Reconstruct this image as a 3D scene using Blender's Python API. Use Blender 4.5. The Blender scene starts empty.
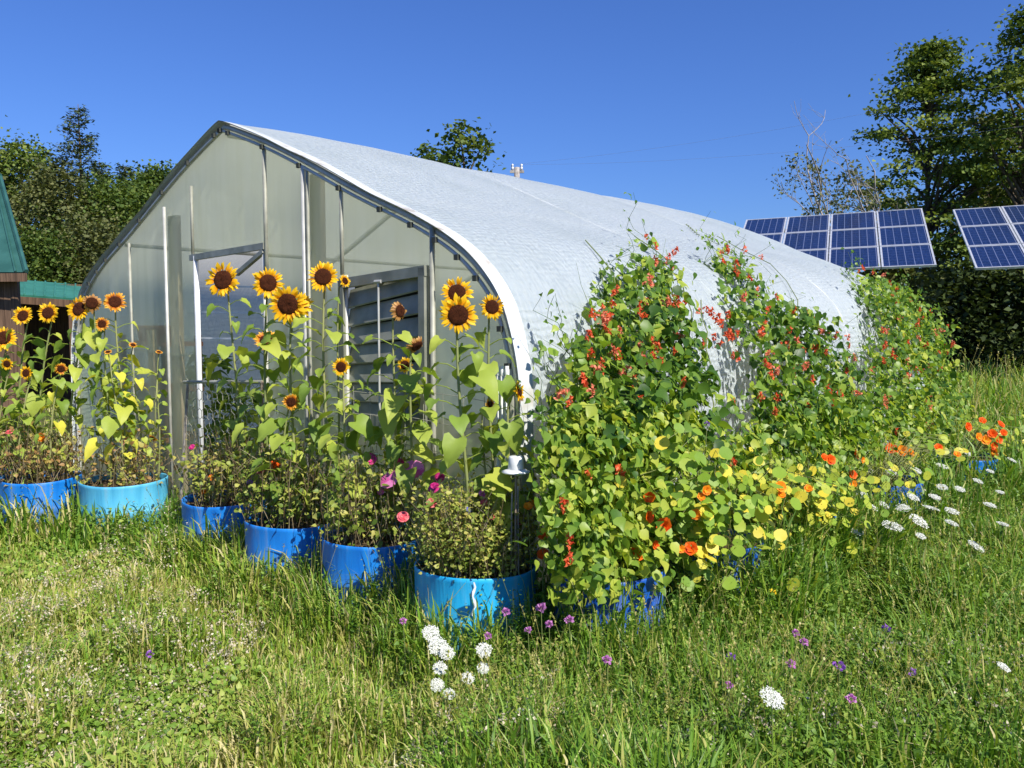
import bpy, math, random
import numpy as np
from mathutils import Vector, Matrix

random.seed(7)
rng = np.random.default_rng(11)
C = bpy.context.scene.collection
SC = bpy.context.scene
rad = math.radians

# ------------------------------------------------------------------ camera, sky, sun, exposure
F, EYE, PITCH = 830.0, 1.6, rad(4.1)
cam_d = bpy.data.cameras.new('camera')
cam = bpy.data.objects.new('camera', cam_d)
C.objects.link(cam)
cam_d.sensor_width = 36.0
cam_d.lens = F / 1024 * 36.0
cam_d.clip_start, cam_d.clip_end = 0.05, 2000
cam.location = (0, 0, EYE)
cam.rotation_euler = (rad(90) - PITCH, 0, 0)
SC.camera = cam

SUN_AZ, SUN_EL = math.atan2(0.645, -0.765), rad(45)      # azimuth measured from +Y towards +X
world = bpy.data.worlds.new('World')
SC.world = world
world.use_nodes = True
wn, wl = world.node_tree.nodes, world.node_tree.links
sky = wn.new('ShaderNodeTexSky')
sky.sky_type = 'NISHITA'
sky.sun_disc = False
sky.sun_elevation = SUN_EL
sky.sun_rotation = SUN_AZ
sky.altitude = 0
sky.air_density = 1.25
sky.dust_density = 0.25
sky.ozone_density = 3.2
skt = wn.new('ShaderNodeMix'); skt.data_type = 'RGBA'; skt.blend_type = 'MULTIPLY'; skt.inputs[0].default_value = 1
skt.inputs[7].default_value = (0.27, 0.42, 0.80, 1)          # deep clear late summer blue
wl.new(sky.outputs[0], skt.inputs[6]); wl.new(skt.outputs[2], wn['Background'].inputs[0])
wn['Background'].inputs[1].default_value = 0.125
sun_d = bpy.data.lights.new('sun', 'SUN')
sun_d.energy = 5.0
sun_d.angle = rad(0.5)
sun_d.color = (1.0, 0.94, 0.84)
sun = bpy.data.objects.new('sun', sun_d)
C.objects.link(sun)
sdir = Vector((math.sin(SUN_AZ) * math.cos(SUN_EL), math.cos(SUN_AZ) * math.cos(SUN_EL), math.sin(SUN_EL)))
sun.rotation_euler = sdir.to_track_quat('Z', 'Y').to_euler()
sun.location = sdir * 60
SC.view_settings.view_transform = 'Standard'
SC.view_settings.look = 'None'
SC.view_settings.exposure = 0.45
SC.view_settings.gamma = 1.0
SC.cycles.max_bounces = 8
SC.cycles.transparent_max_bounces = 12
SC.cycles.use_denoising = True

# ------------------------------------------------------------------ measuring helpers
def ray(px, py):
    d = np.array([(px - 512) / F, 1.0, -(py - 384) / F])
    c, s = math.cos(PITCH), math.sin(PITCH)
    return np.array([d[0], d[1] * c + d[2] * s, -d[1] * s + d[2] * c])

def at_depth(px, py, Y):
    r = ray(px, py)
    p = r * (Y / r[1])
    return np.array([p[0], p[1], p[2] + EYE])

def at_z(px, py, z):
    r = ray(px, py)
    p = r * ((z - EYE) / r[2])
    return np.array([p[0], p[1], z])

ANG = rad(41.8)
CN = np.array([0.12, 4.25])                       # near corner of the greenhouse on the ground
NV = np.array([math.sin(ANG), math.cos(ANG)])     # along its length
FD = np.array([-math.cos(ANG), math.sin(ANG)])    # along its front wall, away from the near corner

def on_plane(px, py, s):
    """point where the sight line meets the upright plane parallel to the front wall, s metres behind it"""
    r = ray(px, py)
    k = (CN @ NV + s) / (r[:2] @ NV)
    p = r * k
    return np.array([p[0], p[1], p[2] + EYE])

def ts(p):
    q = np.array(p[:2]) - CN
    return float(q @ FD), float(q @ NV)

def W(t, s, z):
    q = CN + FD * t + NV * s
    return np.array([q[0], q[1], z])

def tz(px, py, s=0.0):
    p = on_plane(px, py, s)
    return ts(p)[0], float(p[2])

# ------------------------------------------------------------------ mesh helpers
class MB:
    """collects tris / quads with one 'var' value a vertex; builds ONE mesh object"""
    def __init__(self):
        self.v, self.q, self.t, self.a, self.n = [], [], [], [], 0

    def add(self, V, quads=None, tris=None, var=0.5):
        V = np.asarray(V, float).reshape(-1, 3)
        self.v.append(V)
        if quads is not None and len(quads):
            self.q.append(np.asarray(quads, int).reshape(-1, 4) + self.n)
        if tris is not None and len(tris):
            self.t.append(np.asarray(tris, int).reshape(-1, 3) + self.n)
        self.a.append(np.broadcast_to(np.asarray(var, float), (len(V),)).copy())
        self.n += len(V)

    def scatter(self, T, R, pos, scale, var):
        """template T=(V,quads,tris[,vertex var]) placed len(pos) times"""
        V, Q, Tr = T[0], T[1], T[2]
        m, k = len(pos), len(V)
        if m == 0:
            return
        sc = np.asarray(scale, float)
        if sc.ndim == 1:
            sc = np.repeat(sc[:, None], 3, 1)
        P = np.einsum('mij,mkj->mki', R, V[None] * sc[:, None, :]) + np.asarray(pos)[:, None, :]
        off = (np.arange(m) * k)[:, None, None]
        q = (np.asarray(Q, int).reshape(1, -1, 4) + off).reshape(-1, 4) if len(Q) else None
        t = (np.asarray(Tr, int).reshape(1, -1, 3) + off).reshape(-1, 3) if len(Tr) else None
        va = np.repeat(np.asarray(var, float), k)
        if len(T) > 3:
            va = va + np.tile(T[3], m)
        self.add(P.reshape(-1, 3), q, t, va)

    def box(self, cx, cy, cz, sx, sy, sz, var=0.5):
        x, y, z = sx / 2, sy / 2, sz / 2
        V = [(cx + a * x, cy + b * y, cz + c * z) for a in (-1, 1) for b in (-1, 1) for c in (-1, 1)]
        self.add(V, [(0, 1, 3, 2), (4, 6, 7, 5), (0, 4, 5, 1), (2, 3, 7, 6), (0, 2, 6, 4), (1, 5, 7, 3)], None, var)

    def bar(self, p0, p1, w, h, up=(0, 0, 1), var=0.5):
        p0, p1, up = np.array(p0, float), np.array(p1, float), np.array(up, float)
        d = p1 - p0
        d /= np.linalg.norm(d)
        a = np.cross(d, up)
        if np.linalg.norm(a) < 1e-6:
            a = np.cross(d, (1, 0, 0))
        a /= np.linalg.norm(a)
        b = np.cross(a, d)
        V = [p + a * i * w / 2 + b * j * h / 2 for p in (p0, p1) for i, j in ((-1, -1), (1, -1), (1, 1), (-1, 1))]
        self.add(V, [(0, 1, 2, 3), (7, 6, 5, 4), (0, 4, 5, 1), (1, 5, 6, 2), (2, 6, 7, 3), (3, 7, 4, 0)], None, var)

    def tube(self, pts, r, sides=6, var=0.5, cap=True):
        P = np.asarray(pts, float)
        n = len(P)
        r = np.broadcast_to(np.asarray(r, float), (n,))
        d = np.gradient(P, axis=0)
        d /= np.linalg.norm(d, axis=1)[:, None] + 1e-9
        ref = np.array([0.13, 0.97, 0.21]) if abs(d[0][2]) > 0.7 else np.array([0, 0, 1.0])
        a = np.cross(d, ref)
        a /= np.linalg.norm(a, axis=1)[:, None] + 1e-9
        b = np.cross(d, a)
        an = np.arange(sides) * 2 * math.pi / sides
        ring = a[:, None] * np.cos(an)[None, :, None] + b[:, None] * np.sin(an)[None, :, None]
        V = (P[:, None] + ring * r[:, None, None]).reshape(-1, 3)
        i = np.arange(n - 1)[:, None] * sides
        j = np.arange(sides)[None]
        j2 = (j + 1) % sides
        Q = np.stack([i + j, i + j2, i + sides + j2, i + sides + j], -1).reshape(-1, 4)
        tr = []
        if cap:
            V = np.vstack([V, P[0], P[-1]])
            k = n * sides
            for s_ in range(sides):
                tr.append((k, (s_ + 1) % sides, s_))
                tr.append((k + 1, (n - 1) * sides + s_, (n - 1) * sides + (s_ + 1) % sides))
        self.add(V, Q, tr, var)

    def lathe(self, prof, c=(0, 0, 0), seg=32, var=0.5):
        prof = np.asarray(prof, float)
        an = np.arange(seg) * 2 * math.pi / seg
        V = np.stack([prof[:, 0, None] * np.cos(an), prof[:, 0, None] * np.sin(an),
                      np.repeat(prof[:, 1, None], seg, 1)], -1).reshape(-1, 3) + np.array(c)
        n = len(prof)
        i = np.arange(n - 1)[:, None] * seg
        j = np.arange(seg)[None]
        j2 = (j + 1) % seg
        self.add(V, np.stack([i + j, i + j2, i + seg + j2, i + seg + j], -1).reshape(-1, 4), None, var)

    def mesh(self, name, mat, smooth=False):
        V = np.concatenate(self.v)
        Q = np.concatenate(self.q) if self.q else np.zeros((0, 4), int)
        T = np.concatenate(self.t) if self.t else np.zeros((0, 3), int)
        me = bpy.data.meshes.new(name)
        me.vertices.add(len(V))
        me.vertices.foreach_set('co', V.astype(np.float32).ravel())
        me.loops.add(Q.size + T.size)
        me.loops.foreach_set('vertex_index', np.concatenate([Q.ravel(), T.ravel()]).astype(np.int32))
        me.polygons.add(len(Q) + len(T))
        ls = np.concatenate([np.arange(len(Q)) * 4, Q.size + np.arange(len(T)) * 3]).astype(np.int32)
        me.polygons.foreach_set('loop_start', ls)
        me.polygons.foreach_set('loop_total', np.concatenate([np.full(len(Q), 4), np.full(len(T), 3)]).astype(np.int32))
        me.polygons.foreach_set('use_smooth', np.full(len(Q) + len(T), bool(smooth or mat.get('leafy'))))
        at = me.attributes.new('var', 'FLOAT', 'POINT')
        at.data.foreach_set('value', np.concatenate(self.a).astype(np.float32))
        me.update(calc_edges=True)
        me.validate()
        me.materials.append(mat)
        return me

    def build(self, name, mat, parent=None, smooth=False):
        o = bpy.data.objects.new(name, self.mesh(name, mat, smooth))
        C.objects.link(o)
        if parent:
            o.parent = parent
        return o

def tag(o, label, cat, group=None, kind=None):
    if label: o['label'] = label
    if cat: o['category'] = cat
    if group: o['group'] = group
    if kind: o['kind'] = kind
    return o

def thing(name, label, cat, loc=(0, 0, 0), rz=0.0, group=None):
    o = bpy.data.objects.new(name, None)
    C.objects.link(o)
    o.location = tuple(float(x) for x in loc)
    o.rotation_euler = (0, 0, rz)
    o.empty_display_size = 0.1
    return tag(o, label, cat, group)

def inst(name, me, parent=None, loc=(0, 0, 0), quat=None, scale=1.0):
    o = bpy.data.objects.new(name, me)
    C.objects.link(o)
    if parent: o.parent = parent
    o.location = tuple(float(x) for x in loc)
    if quat is not None:
        o.rotation_mode = 'QUATERNION'
        o.rotation_quaternion = quat
    o.scale = (scale,) * 3 if np.isscalar(scale) else tuple(scale)
    return o

def face_quat(n, spin=0.0):
    q = Vector(tuple(float(x) for x in n)).normalized().to_track_quat('Z', 'Y')
    return q @ Vector((0, 0, 1)).rotation_difference(Vector((0, 0, 1))) @ Matrix.Rotation(spin, 3, 'Z').to_quaternion()

def eul(rx, ry, rz):
    """arrays -> rotation matrices Rz @ Ry @ Rx"""
    cx, sx, cy, sy, cz, sz = np.cos(rx), np.sin(rx), np.cos(ry), np.sin(ry), np.cos(rz), np.sin(rz)
    R = np.empty((len(rx), 3, 3))
    R[:, 0, 0] = cz * cy; R[:, 0, 1] = cz * sy * sx - sz * cx; R[:, 0, 2] = cz * sy * cx + sz * sx
    R[:, 1, 0] = sz * cy; R[:, 1, 1] = sz * sy * sx + cz * cx; R[:, 1, 2] = sz * sy * cx - cz * sx
    R[:, 2, 0] = -sy; R[:, 2, 1] = cy * sx; R[:, 2, 2] = cy * cx
    return R

def frame(nrm, tip):
    """rotation with local z = nrm and local y as near tip as possible (arrays)"""
    n = nrm / (np.linalg.norm(nrm, axis=1)[:, None] + 1e-9)
    y = tip - n * (n * tip).sum(1)[:, None]
    y /= np.linalg.norm(y, axis=1)[:, None] + 1e-9
    return np.stack([np.cross(y, n), y, n], 2)

def sm(a, b, x):
    k = np.clip((np.asarray(x, float) - a) / (b - a), 0, 1)
    return k * k * (3 - 2 * k)

def vnoise(x, y, seed=0):
    """smooth value noise in the plane"""
    x = np.asarray(x, float); y = np.asarray(y, float)
    xi, yi = np.floor(x).astype(int), np.floor(y).astype(int)
    fx, fy = x - xi, y - yi
    fx, fy = fx * fx * (3 - 2 * fx), fy * fy * (3 - 2 * fy)
    def h(a, b):
        k = (a * 374761393 + b * 668265263 + seed * 1442695) & 0x7fffffff
        k = ((k ^ (k >> 13)) * 1274126177) & 0x7fffffff
        return (k ^ (k >> 16)) % 10007 / 10007.0
    return (h(xi, yi) * (1 - fx) + h(xi + 1, yi) * fx) * (1 - fy) + (h(xi, yi + 1) * (1 - fx) + h(xi + 1, yi + 1) * fx) * fy

# ------------------------------------------------------------------ materials
def new_mat(name):
    m = bpy.data.materials.new(name)
    m.use_nodes = True
    return m, m.node_tree.nodes, m.node_tree.links, m.node_tree.nodes['Principled BSDF']

def ramp(nodes, stops):
    r = nodes.new('ShaderNodeValToRGB')
    e = r.color_ramp.elements
    while len(e) < len(stops):
        e.new(0.5)
    for k, (p, c) in enumerate(stops):
        e[k].position = p
        e[k].color = (*c, 1)
    return r

def leaf_mat(name, stops, trans=0.35, rough=0.5, spec=0.35, tint=(1.25, 1.2, 0.5)):
    m, n, l, b = new_mat(name)
    m['leafy'] = 1
    at = n.new('ShaderNodeAttribute'); at.attribute_name = 'var'
    r = ramp(n, stops)
    l.new(at.outputs['Fac'], r.inputs[0])
    l.new(r.outputs[0], b.inputs['Base Color'])
    b.inputs['Roughness'].default_value = rough
    b.inputs['Specular IOR Level'].default_value = spec
    t = n.new('ShaderNodeBsdfTranslucent')
    mx = n.new('ShaderNodeMix'); mx.data_type = 'RGBA'; mx.blend_type = 'MULTIPLY'
    mx.inputs[0].default_value = 1.0
    l.new(r.outputs[0], mx.inputs[6]); mx.inputs[7].default_value = (*tint, 1)
    l.new(mx.outputs[2], t.inputs[0])
    s = n.new('ShaderNodeMixShader'); s.inputs[0].default_value = trans
    l.new(b.outputs[0], s.inputs[1]); l.new(t.outputs[0], s.inputs[2])
    l.new(s.outputs[0], n['Material Output'].inputs[0])
    return m

def noisy(name, c1, c2, scale=8.0, rough=0.6, metal=0.0, bump=0.0, detail=6, stretch=(1, 1, 1), spec=0.4, lo=0.35, hi=0.65, bscale=None):
    m, n, l, b = new_mat(name)
    tc = n.new('ShaderNodeTexCoord'); mp = n.new('ShaderNodeMapping')
    mp.inputs['Scale'].default_value = stretch
    l.new(tc.outputs['Object'], mp.inputs[0])
    t = n.new('ShaderNodeTexNoise'); t.inputs['Scale'].default_value = scale; t.inputs['Detail'].default_value = detail
    l.new(mp.outputs[0], t.inputs[0])
    r = ramp(n, [(lo, c1), (hi, c2)])
    l.new(t.outputs[0], r.inputs[0]); l.new(r.outputs[0], b.inputs['Base Color'])
    b.inputs['Roughness'].default_value = rough
    b.inputs['Metallic'].default_value = metal
    b.inputs['Specular IOR Level'].default_value = spec
    if bump:
        t2 = n.new('ShaderNodeTexNoise'); t2.inputs['Scale'].default_value = bscale or scale * 2; t2.inputs['Detail'].default_value = 6
        l.new(mp.outputs[0], t2.inputs[0])
        bp = n.new('ShaderNodeBump'); bp.inputs['Strength'].default_value = bump; bp.inputs['Distance'].default_value = 0.02
        l.new(t2.outputs[0], bp.inputs['Height']); l.new(bp.outputs[0], b.inputs['Normal'])
    return m

M = {}
M['grass'] = leaf_mat('grass_blades', [(0.0, (0.08, 0.17, 0.018)), (0.35, (0.175, 0.34, 0.032)), (0.6, (0.33, 0.42, 0.055)), (0.82, (0.52, 0.47, 0.16)), (1.0, (0.66, 0.58, 0.30))], 0.35, 0.45, 0.4)
M['clover'] = leaf_mat('clover_leaves', [(0, (0.08, 0.18, 0.02)), (0.6, (0.21, 0.34, 0.045)), (1, (0.38, 0.44, 0.09))], 0.3)
M['bean_leaf'] = leaf_mat('bean_leaf', [(0, (0.04, 0.105, 0.015)), (0.35, (0.105, 0.215, 0.026)), (0.65, (0.25, 0.38, 0.045)), (1, (0.50, 0.55, 0.08))], 0.42, 0.42, 0.4)
M['sf_leaf'] = leaf_mat('sunflower_leaf', [(0, (0.09, 0.18, 0.025)), (0.4, (0.24, 0.36, 0.055)), (0.75, (0.42, 0.50, 0.08)), (1, (0.70, 0.66, 0.08))], 0.38, 0.5, 0.3)
M['nast_leaf'] = leaf_mat('nasturtium_leaf', [(0, (0.13, 0.27, 0.03)), (0.5, (0.30, 0.44, 0.045)), (0.8, (0.52, 0.54, 0.06)), (1, (0.76, 0.62, 0.06))], 0.35, 0.45, 0.3)
M['weed_leaf'] = leaf_mat('wildflower_leaf', [(0, (0.10, 0.17, 0.02)), (0.4, (0.28, 0.34, 0.055)), (0.7, (0.46, 0.44, 0.10)), (1, (0.36, 0.21, 0.08))], 0.3)
M['dry'] = leaf_mat('dry_stalks', [(0, (0.12, 0.08, 0.04)), (0.5, (0.25, 0.19, 0.10)), (1, (0.42, 0.36, 0.22))], 0.1, tint=(1, 1, 1))
M['seed'] = leaf_mat('dry_seed_heads', [(0, (0.45, 0.36, 0.24)), (1, (0.78, 0.72, 0.56))], 0.25, tint=(1, 1, 1))
M['stem'] = leaf_mat('green_stem', [(0, (0.14, 0.20, 0.05)), (1, (0.36, 0.36, 0.15))], 0.1)
M['petal'] = leaf_mat('sunflower_petal', [(0, (0.55, 0.10, 0.005)), (0.30, (0.85, 0.33, 0.01)), (0.6, (0.92, 0.55, 0.015)), (1, (0.95, 0.66, 0.03))], 0.35, 0.5, 0.2, (1.1, 1.0, 0.6))
M['petal_rust'] = leaf_mat('sunflower_petal_rust', [(0, (0.22, 0.03, 0.01)), (0.35, (0.45, 0.10, 0.01)), (0.7, (0.75, 0.33, 0.03)), (1, (0.85, 0.55, 0.06))], 0.3, 0.5, 0.2, (1.1, 1.0, 0.6))
M['petal_wilt'] = leaf_mat('sunflower_petal_wilted', [(0, (0.22, 0.07, 0.02)), (0.5, (0.45, 0.20, 0.05)), (1, (0.62, 0.38, 0.12))], 0.3, tint=(1, 1, 1))
M['disc'] = noisy('seed_disc', (0.030, 0.010, 0.006), (0.12, 0.035, 0.012), 22, 0.8, bump=0.8, bscale=30, spec=0.1)
def flat_petal(name, a, b_):
    return leaf_mat(name, [(0, a), (1, b_)], 0.3, 0.5, 0.2, (1, 1, 1))
M['pink'] = flat_petal('pink_petal', (0.55, 0.06, 0.28), (0.80, 0.28, 0.55))
M['magenta'] = flat_petal('magenta_petal', (0.45, 0.01, 0.14), (0.72, 0.06, 0.28))
M['rose'] = flat_petal('rose_petal', (0.75, 0.08, 0.12), (0.85, 0.25, 0.25))
M['orange'] = flat_petal('orange_petal', (0.80, 0.07, 0.006), (0.94, 0.18, 0.012))
M['amber'] = flat_petal('amber_petal', (0.88, 0.22, 0.01), (0.95, 0.42, 0.02))
M['bean_red'] = flat_petal('bean_blossom', (0.68, 0.06, 0.02), (0.90, 0.24, 0.09))
M['bean_pink'] = flat_petal('bean_blossom_pink', (0.76, 0.14, 0.07), (0.90, 0.34, 0.20))
M['violet'] = flat_petal('violet_petal', (0.22, 0.05, 0.42), (0.45, 0.20, 0.65))
M['cloverpink'] = flat_petal('clover_head', (0.45, 0.12, 0.42), (0.72, 0.36, 0.65))
M['cornblue'] = flat_petal('blue_petal', (0.06, 0.07, 0.55), (0.14, 0.16, 0.75))
M['white'] = flat_petal('white_umbel', (0.72, 0.74, 0.66), (0.86, 0.86, 0.80))
M['yellow'] = flat_petal('yellow_petal', (0.85, 0.55, 0.02), (0.92, 0.70, 0.04))
M['tree_a'] = leaf_mat('maple_foliage', [(0, (0.06, 0.11, 0.018)), (0.5, (0.145, 0.21, 0.036)), (1, (0.28, 0.33, 0.07))], 0.25, 0.6, 0.25)
M['tree_b'] = leaf_mat('grey_green_foliage', [(0, (0.055, 0.07, 0.022)), (0.5, (0.125, 0.145, 0.045)), (1, (0.23, 0.23, 0.085))], 0.22, 0.6, 0.25)
M['tree_c'] = leaf_mat('bright_foliage', [(0, (0.045, 0.085, 0.015)), (0.5, (0.10, 0.16, 0.03)), (1, (0.2, 0.25, 0.05))], 0.3, 0.6, 0.25)
M['spruce'] = leaf_mat('spruce_needles', [(0, (0.03, 0.06, 0.025)), (0.5, (0.075, 0.11, 0.045)), (1, (0.14, 0.17, 0.075))], 0.15, 0.65, 0.2)
M['shrub'] = leaf_mat('shaded_shrub_foliage', [(0, (0.018, 0.034, 0.010)), (0.6, (0.05, 0.078, 0.02)), (1, (0.15, 0.18, 0.045))], 0.15, 0.6, 0.2)  # understorey shade put into a darker leaf colour
M['bark'] = noisy('bark', (0.06, 0.045, 0.03), (0.16, 0.13, 0.10), 14, 0.9, bump=0.6, stretch=(1, 1, 0.2), spec=0.1)
M['pale_bark'] = noisy('pale_bark', (0.22, 0.20, 0.18), (0.42, 0.39, 0.36), 10, 0.85, spec=0.1)
M['soil'] = noisy('potting_soil', (0.045, 0.03, 0.018), (0.16, 0.11, 0.06), 30, 0.95, bump=0.8, spec=0.1)
M['galv'] = noisy('galvanised_tube', (0.42, 0.42, 0.39), (0.58, 0.58, 0.54), 9, 0.45, 0.15, spec=0.5)
M['dark_tube'] = noisy('weathered_tube', (0.24, 0.245, 0.20), (0.38, 0.38, 0.32), 9, 0.5, 0.05)
M['whiteframe'] = noisy('white_painted_frame', (0.55, 0.57, 0.58), (0.74, 0.76, 0.78), 6, 0.45)
M['louver'] = noisy('louver_slats', (0.17, 0.18, 0.145), (0.29, 0.30, 0.25), 6, 0.5, 0.05)
M['louver_shade'] = noisy('louver_gap_shade', (0.025, 0.027, 0.02), (0.05, 0.055, 0.045), 5, 0.8)  # dark tone painted in for the shade between the slats
M['dark_gap'] = noisy('dark_backing', (0.03, 0.035, 0.03), (0.07, 0.075, 0.06), 5, 0.8)
M['board'] = noisy('weathered_board', (0.20, 0.15, 0.11), (0.36, 0.29, 0.22), 6, 0.8, bump=0.3, stretch=(6, 6, 0.6))
M['barn'] = noisy('barn_board', (0.085, 0.05, 0.03), (0.19, 0.115, 0.07), 5, 0.8, bump=0.3, stretch=(6, 6, 0.4))
M['wire'] = noisy('wire', (0.34, 0.34, 0.28), (0.58, 0.57, 0.48), 20, 0.5, 0.2)
M['pvc'] = noisy('white_pipe', (0.70, 0.71, 0.70), (0.82, 0.83, 0.82), 10, 0.35)
M['cable'] = noisy('power_cable', (0.16, 0.20, 0.28), (0.22, 0.26, 0.34), 4, 0.6)

def cover_mat():
    m, n, l, b = new_mat('roof_film')
    tc = n.new('ShaderNodeTexCoord')
    # woven reinforcement: two families of fine cords, plus soft wrinkles and dust
    def wave(direction, scale, dist):
        w = n.new('ShaderNodeTexWave'); w.wave_type = 'BANDS'; w.bands_direction = direction
        w.inputs['Scale'].default_value = scale; w.inputs['Distortion'].default_value = dist
        w.inputs['Detail'].default_value = 3; w.inputs['Detail Scale'].default_value = 1.6
        return w
    at = n.new('ShaderNodeAttribute'); at.attribute_name = 'var'      # arc length over the hoop
    sep = n.new('ShaderNodeSeparateXYZ'); l.new(tc.outputs['Object'], sep.inputs[0])
    cmb = n.new('ShaderNodeCombineXYZ'); l.new(at.outputs['Fac'], cmb.inputs[0]); l.new(sep.outputs['Y'], cmb.inputs[1])
    w1, w2 = wave('X', 6.5, 6.0), wave('Y', 5.0, 7.0)
    for w in (w1, w2): l.new(cmb.outputs[0], w.inputs[0])
    mp = n.new('ShaderNodeMapping'); mp.inputs['Scale'].default_value = (1.4, 7.0, 1); mp.inputs['Rotation'].default_value = (0, 0, 0.3)
    l.new(cmb.outputs[0], mp.inputs[0])
    nz = n.new('ShaderNodeTexNoise'); nz.inputs['Scale'].default_value = 7; nz.inputs['Detail'].default_value = 8; nz.inputs['Roughness'].default_value = 0.7
    l.new(mp.outputs[0], nz.inputs[0])
    nd = n.new('ShaderNodeTexNoise'); nd.inputs['Scale'].default_value = 1.1; nd.inputs['Detail'].default_value = 5
    l.new(cmb.outputs[0], nd.inputs[0])
    mul = n.new('ShaderNodeMath'); mul.operation = 'ADD'
    l.new(w1.outputs['Fac'], mul.inputs[0]); l.new(w2.outputs['Fac'], mul.inputs[1])
    ad = n.new('ShaderNodeMath'); ad.operation = 'MULTIPLY_ADD'
    l.new(nz.outputs[0], ad.inputs[0]); ad.inputs[1].default_value = 6.5; l.new(mul.outputs[0], ad.inputs[2])
    bp = n.new('ShaderNodeBump'); bp.inputs['Strength'].default_value = 0.55; bp.inputs['Distance'].default_value = 0.012
    l.new(ad.outputs[0], bp.inputs['Height']); l.new(bp.outputs[0], b.inputs['Normal'])
    r = ramp(n, [(0.25, (0.70, 0.79, 0.82)), (0.5, (0.82, 0.91, 0.95)), (0.75, (0.86, 0.94, 0.98))])
    l.new(nd.outputs[0], r.inputs[0])
    r2 = ramp(n, [(0.40, (0.82, 0.86, 0.90)), (0.52, (0.94, 0.96, 0.98)), (0.60, (1.0, 1.0, 1.0))])  # bright dashes: glints on the weave put into the colour
    l.new(nz.outputs[0], r2.inputs[0])
    mx = n.new('ShaderNodeMix'); mx.data_type = 'RGBA'; mx.blend_type = 'MULTIPLY'; mx.inputs[0].default_value = 1
    l.new(r.outputs[0], mx.inputs[6]); l.new(r2.outputs[0], mx.inputs[7])
    l.new(mx.outputs[2], b.inputs['Base Color'])
    b.inputs['Roughness'].default_value = 0.36
    b.inputs['Specular IOR Level'].default_value = 0.5
    t = n.new('ShaderNodeBsdfTranslucent'); t.inputs[0].default_value = (0.96, 0.92, 0.78, 1)
    s = n.new('ShaderNodeMixShader'); s.inputs[0].default_value = 0.46
    l.new(b.outputs[0], s.inputs[1]); l.new(t.outputs[0], s.inputs[2])
    l.new(s.outputs[0], n['Material Output'].inputs[0])
    return m
M['cover'] = cover_mat()

def film_mat():
    m, n, l, b = new_mat('end_wall_film')
    tc = n.new('ShaderNodeTexCoord')
    nz = n.new('ShaderNodeTexNoise'); nz.inputs['Scale'].default_value = 2.0; nz.inputs['Detail'].default_value = 7
    mq = n.new('ShaderNodeMapping'); mq.inputs['Scale'].default_value = (4.5, 1, 0.5); l.new(tc.outputs['Object'], mq.inputs[0])
    l.new(mq.outputs[0], nz.inputs[0])
    r = ramp(n, [(0.32, (0.56, 0.66, 0.46)), (0.5, (0.76, 0.85, 0.66)), (0.7, (0.88, 0.95, 0.80))])
    l.new(nz.outputs[0], r.inputs[0]); l.new(r.outputs[0], b.inputs['Base Color'])
    b.inputs['Roughness'].default_value = 0.3
    mp = n.new('ShaderNodeMapping'); mp.inputs['Scale'].default_value = (3, 3, 1.0); l.new(tc.outputs['Object'], mp.inputs[0])
    n2 = n.new('ShaderNodeTexNoise'); n2.inputs['Scale'].default_value = 1.6; n2.inputs['Detail'].default_value = 3; l.new(mp.outputs[0], n2.inputs[0])
    bp = n.new('ShaderNodeBump'); bp.inputs['Strength'].default_value = 0.35; bp.inputs['Distance'].default_value = 0.05
    l.new(n2.outputs[0], bp.inputs['Height']); l.new(bp.outputs[0], b.inputs['Normal'])
    t = n.new('ShaderNodeBsdfTranslucent'); t.inputs[0].default_value = (0.88, 0.97, 0.76, 1)
    s0 = n.new('ShaderNodeMixShader'); s0.inputs[0].default_value = 0.58
    l.new(b.outputs[0], s0.inputs[1]); l.new(t.outputs[0], s0.inputs[2])
    tr = n.new('ShaderNodeBsdfTransparent'); tr.inputs[0].default_value = (0.95, 0.98, 0.80, 1)
    s = n.new('ShaderNodeMixShader'); s.inputs[0].default_value = 0.50
    l.new(s0.outputs[0], s.inputs[1]); l.new(tr.outputs[0], s.inputs[2])
    l.new(s.outputs[0], n['Material Output'].inputs[0])
    return m
M['film'] = film_mat()

def edge_mat():
    m, n, l, b = new_mat('soiled_film_edge')
    tc = n.new('ShaderNodeTexCoord')
    nz = n.new('ShaderNodeTexNoise'); nz.inputs['Scale'].default_value = 9; nz.inputs['Detail'].default_value = 8
    l.new(tc.outputs['Object'], nz.inputs[0])
    r = ramp(n, [(0.45, (0.62, 0.66, 0.68)), (0.60, (0.55, 0.55, 0.52)), (0.72, (0.33, 0.29, 0.22))])
    l.new(nz.outputs[0], r.inputs[0]); l.new(r.outputs[0], b.inputs['Base Color'])
    b.inputs['Roughness'].default_value = 0.45
    return m
M['edge'] = edge_mat()

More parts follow.
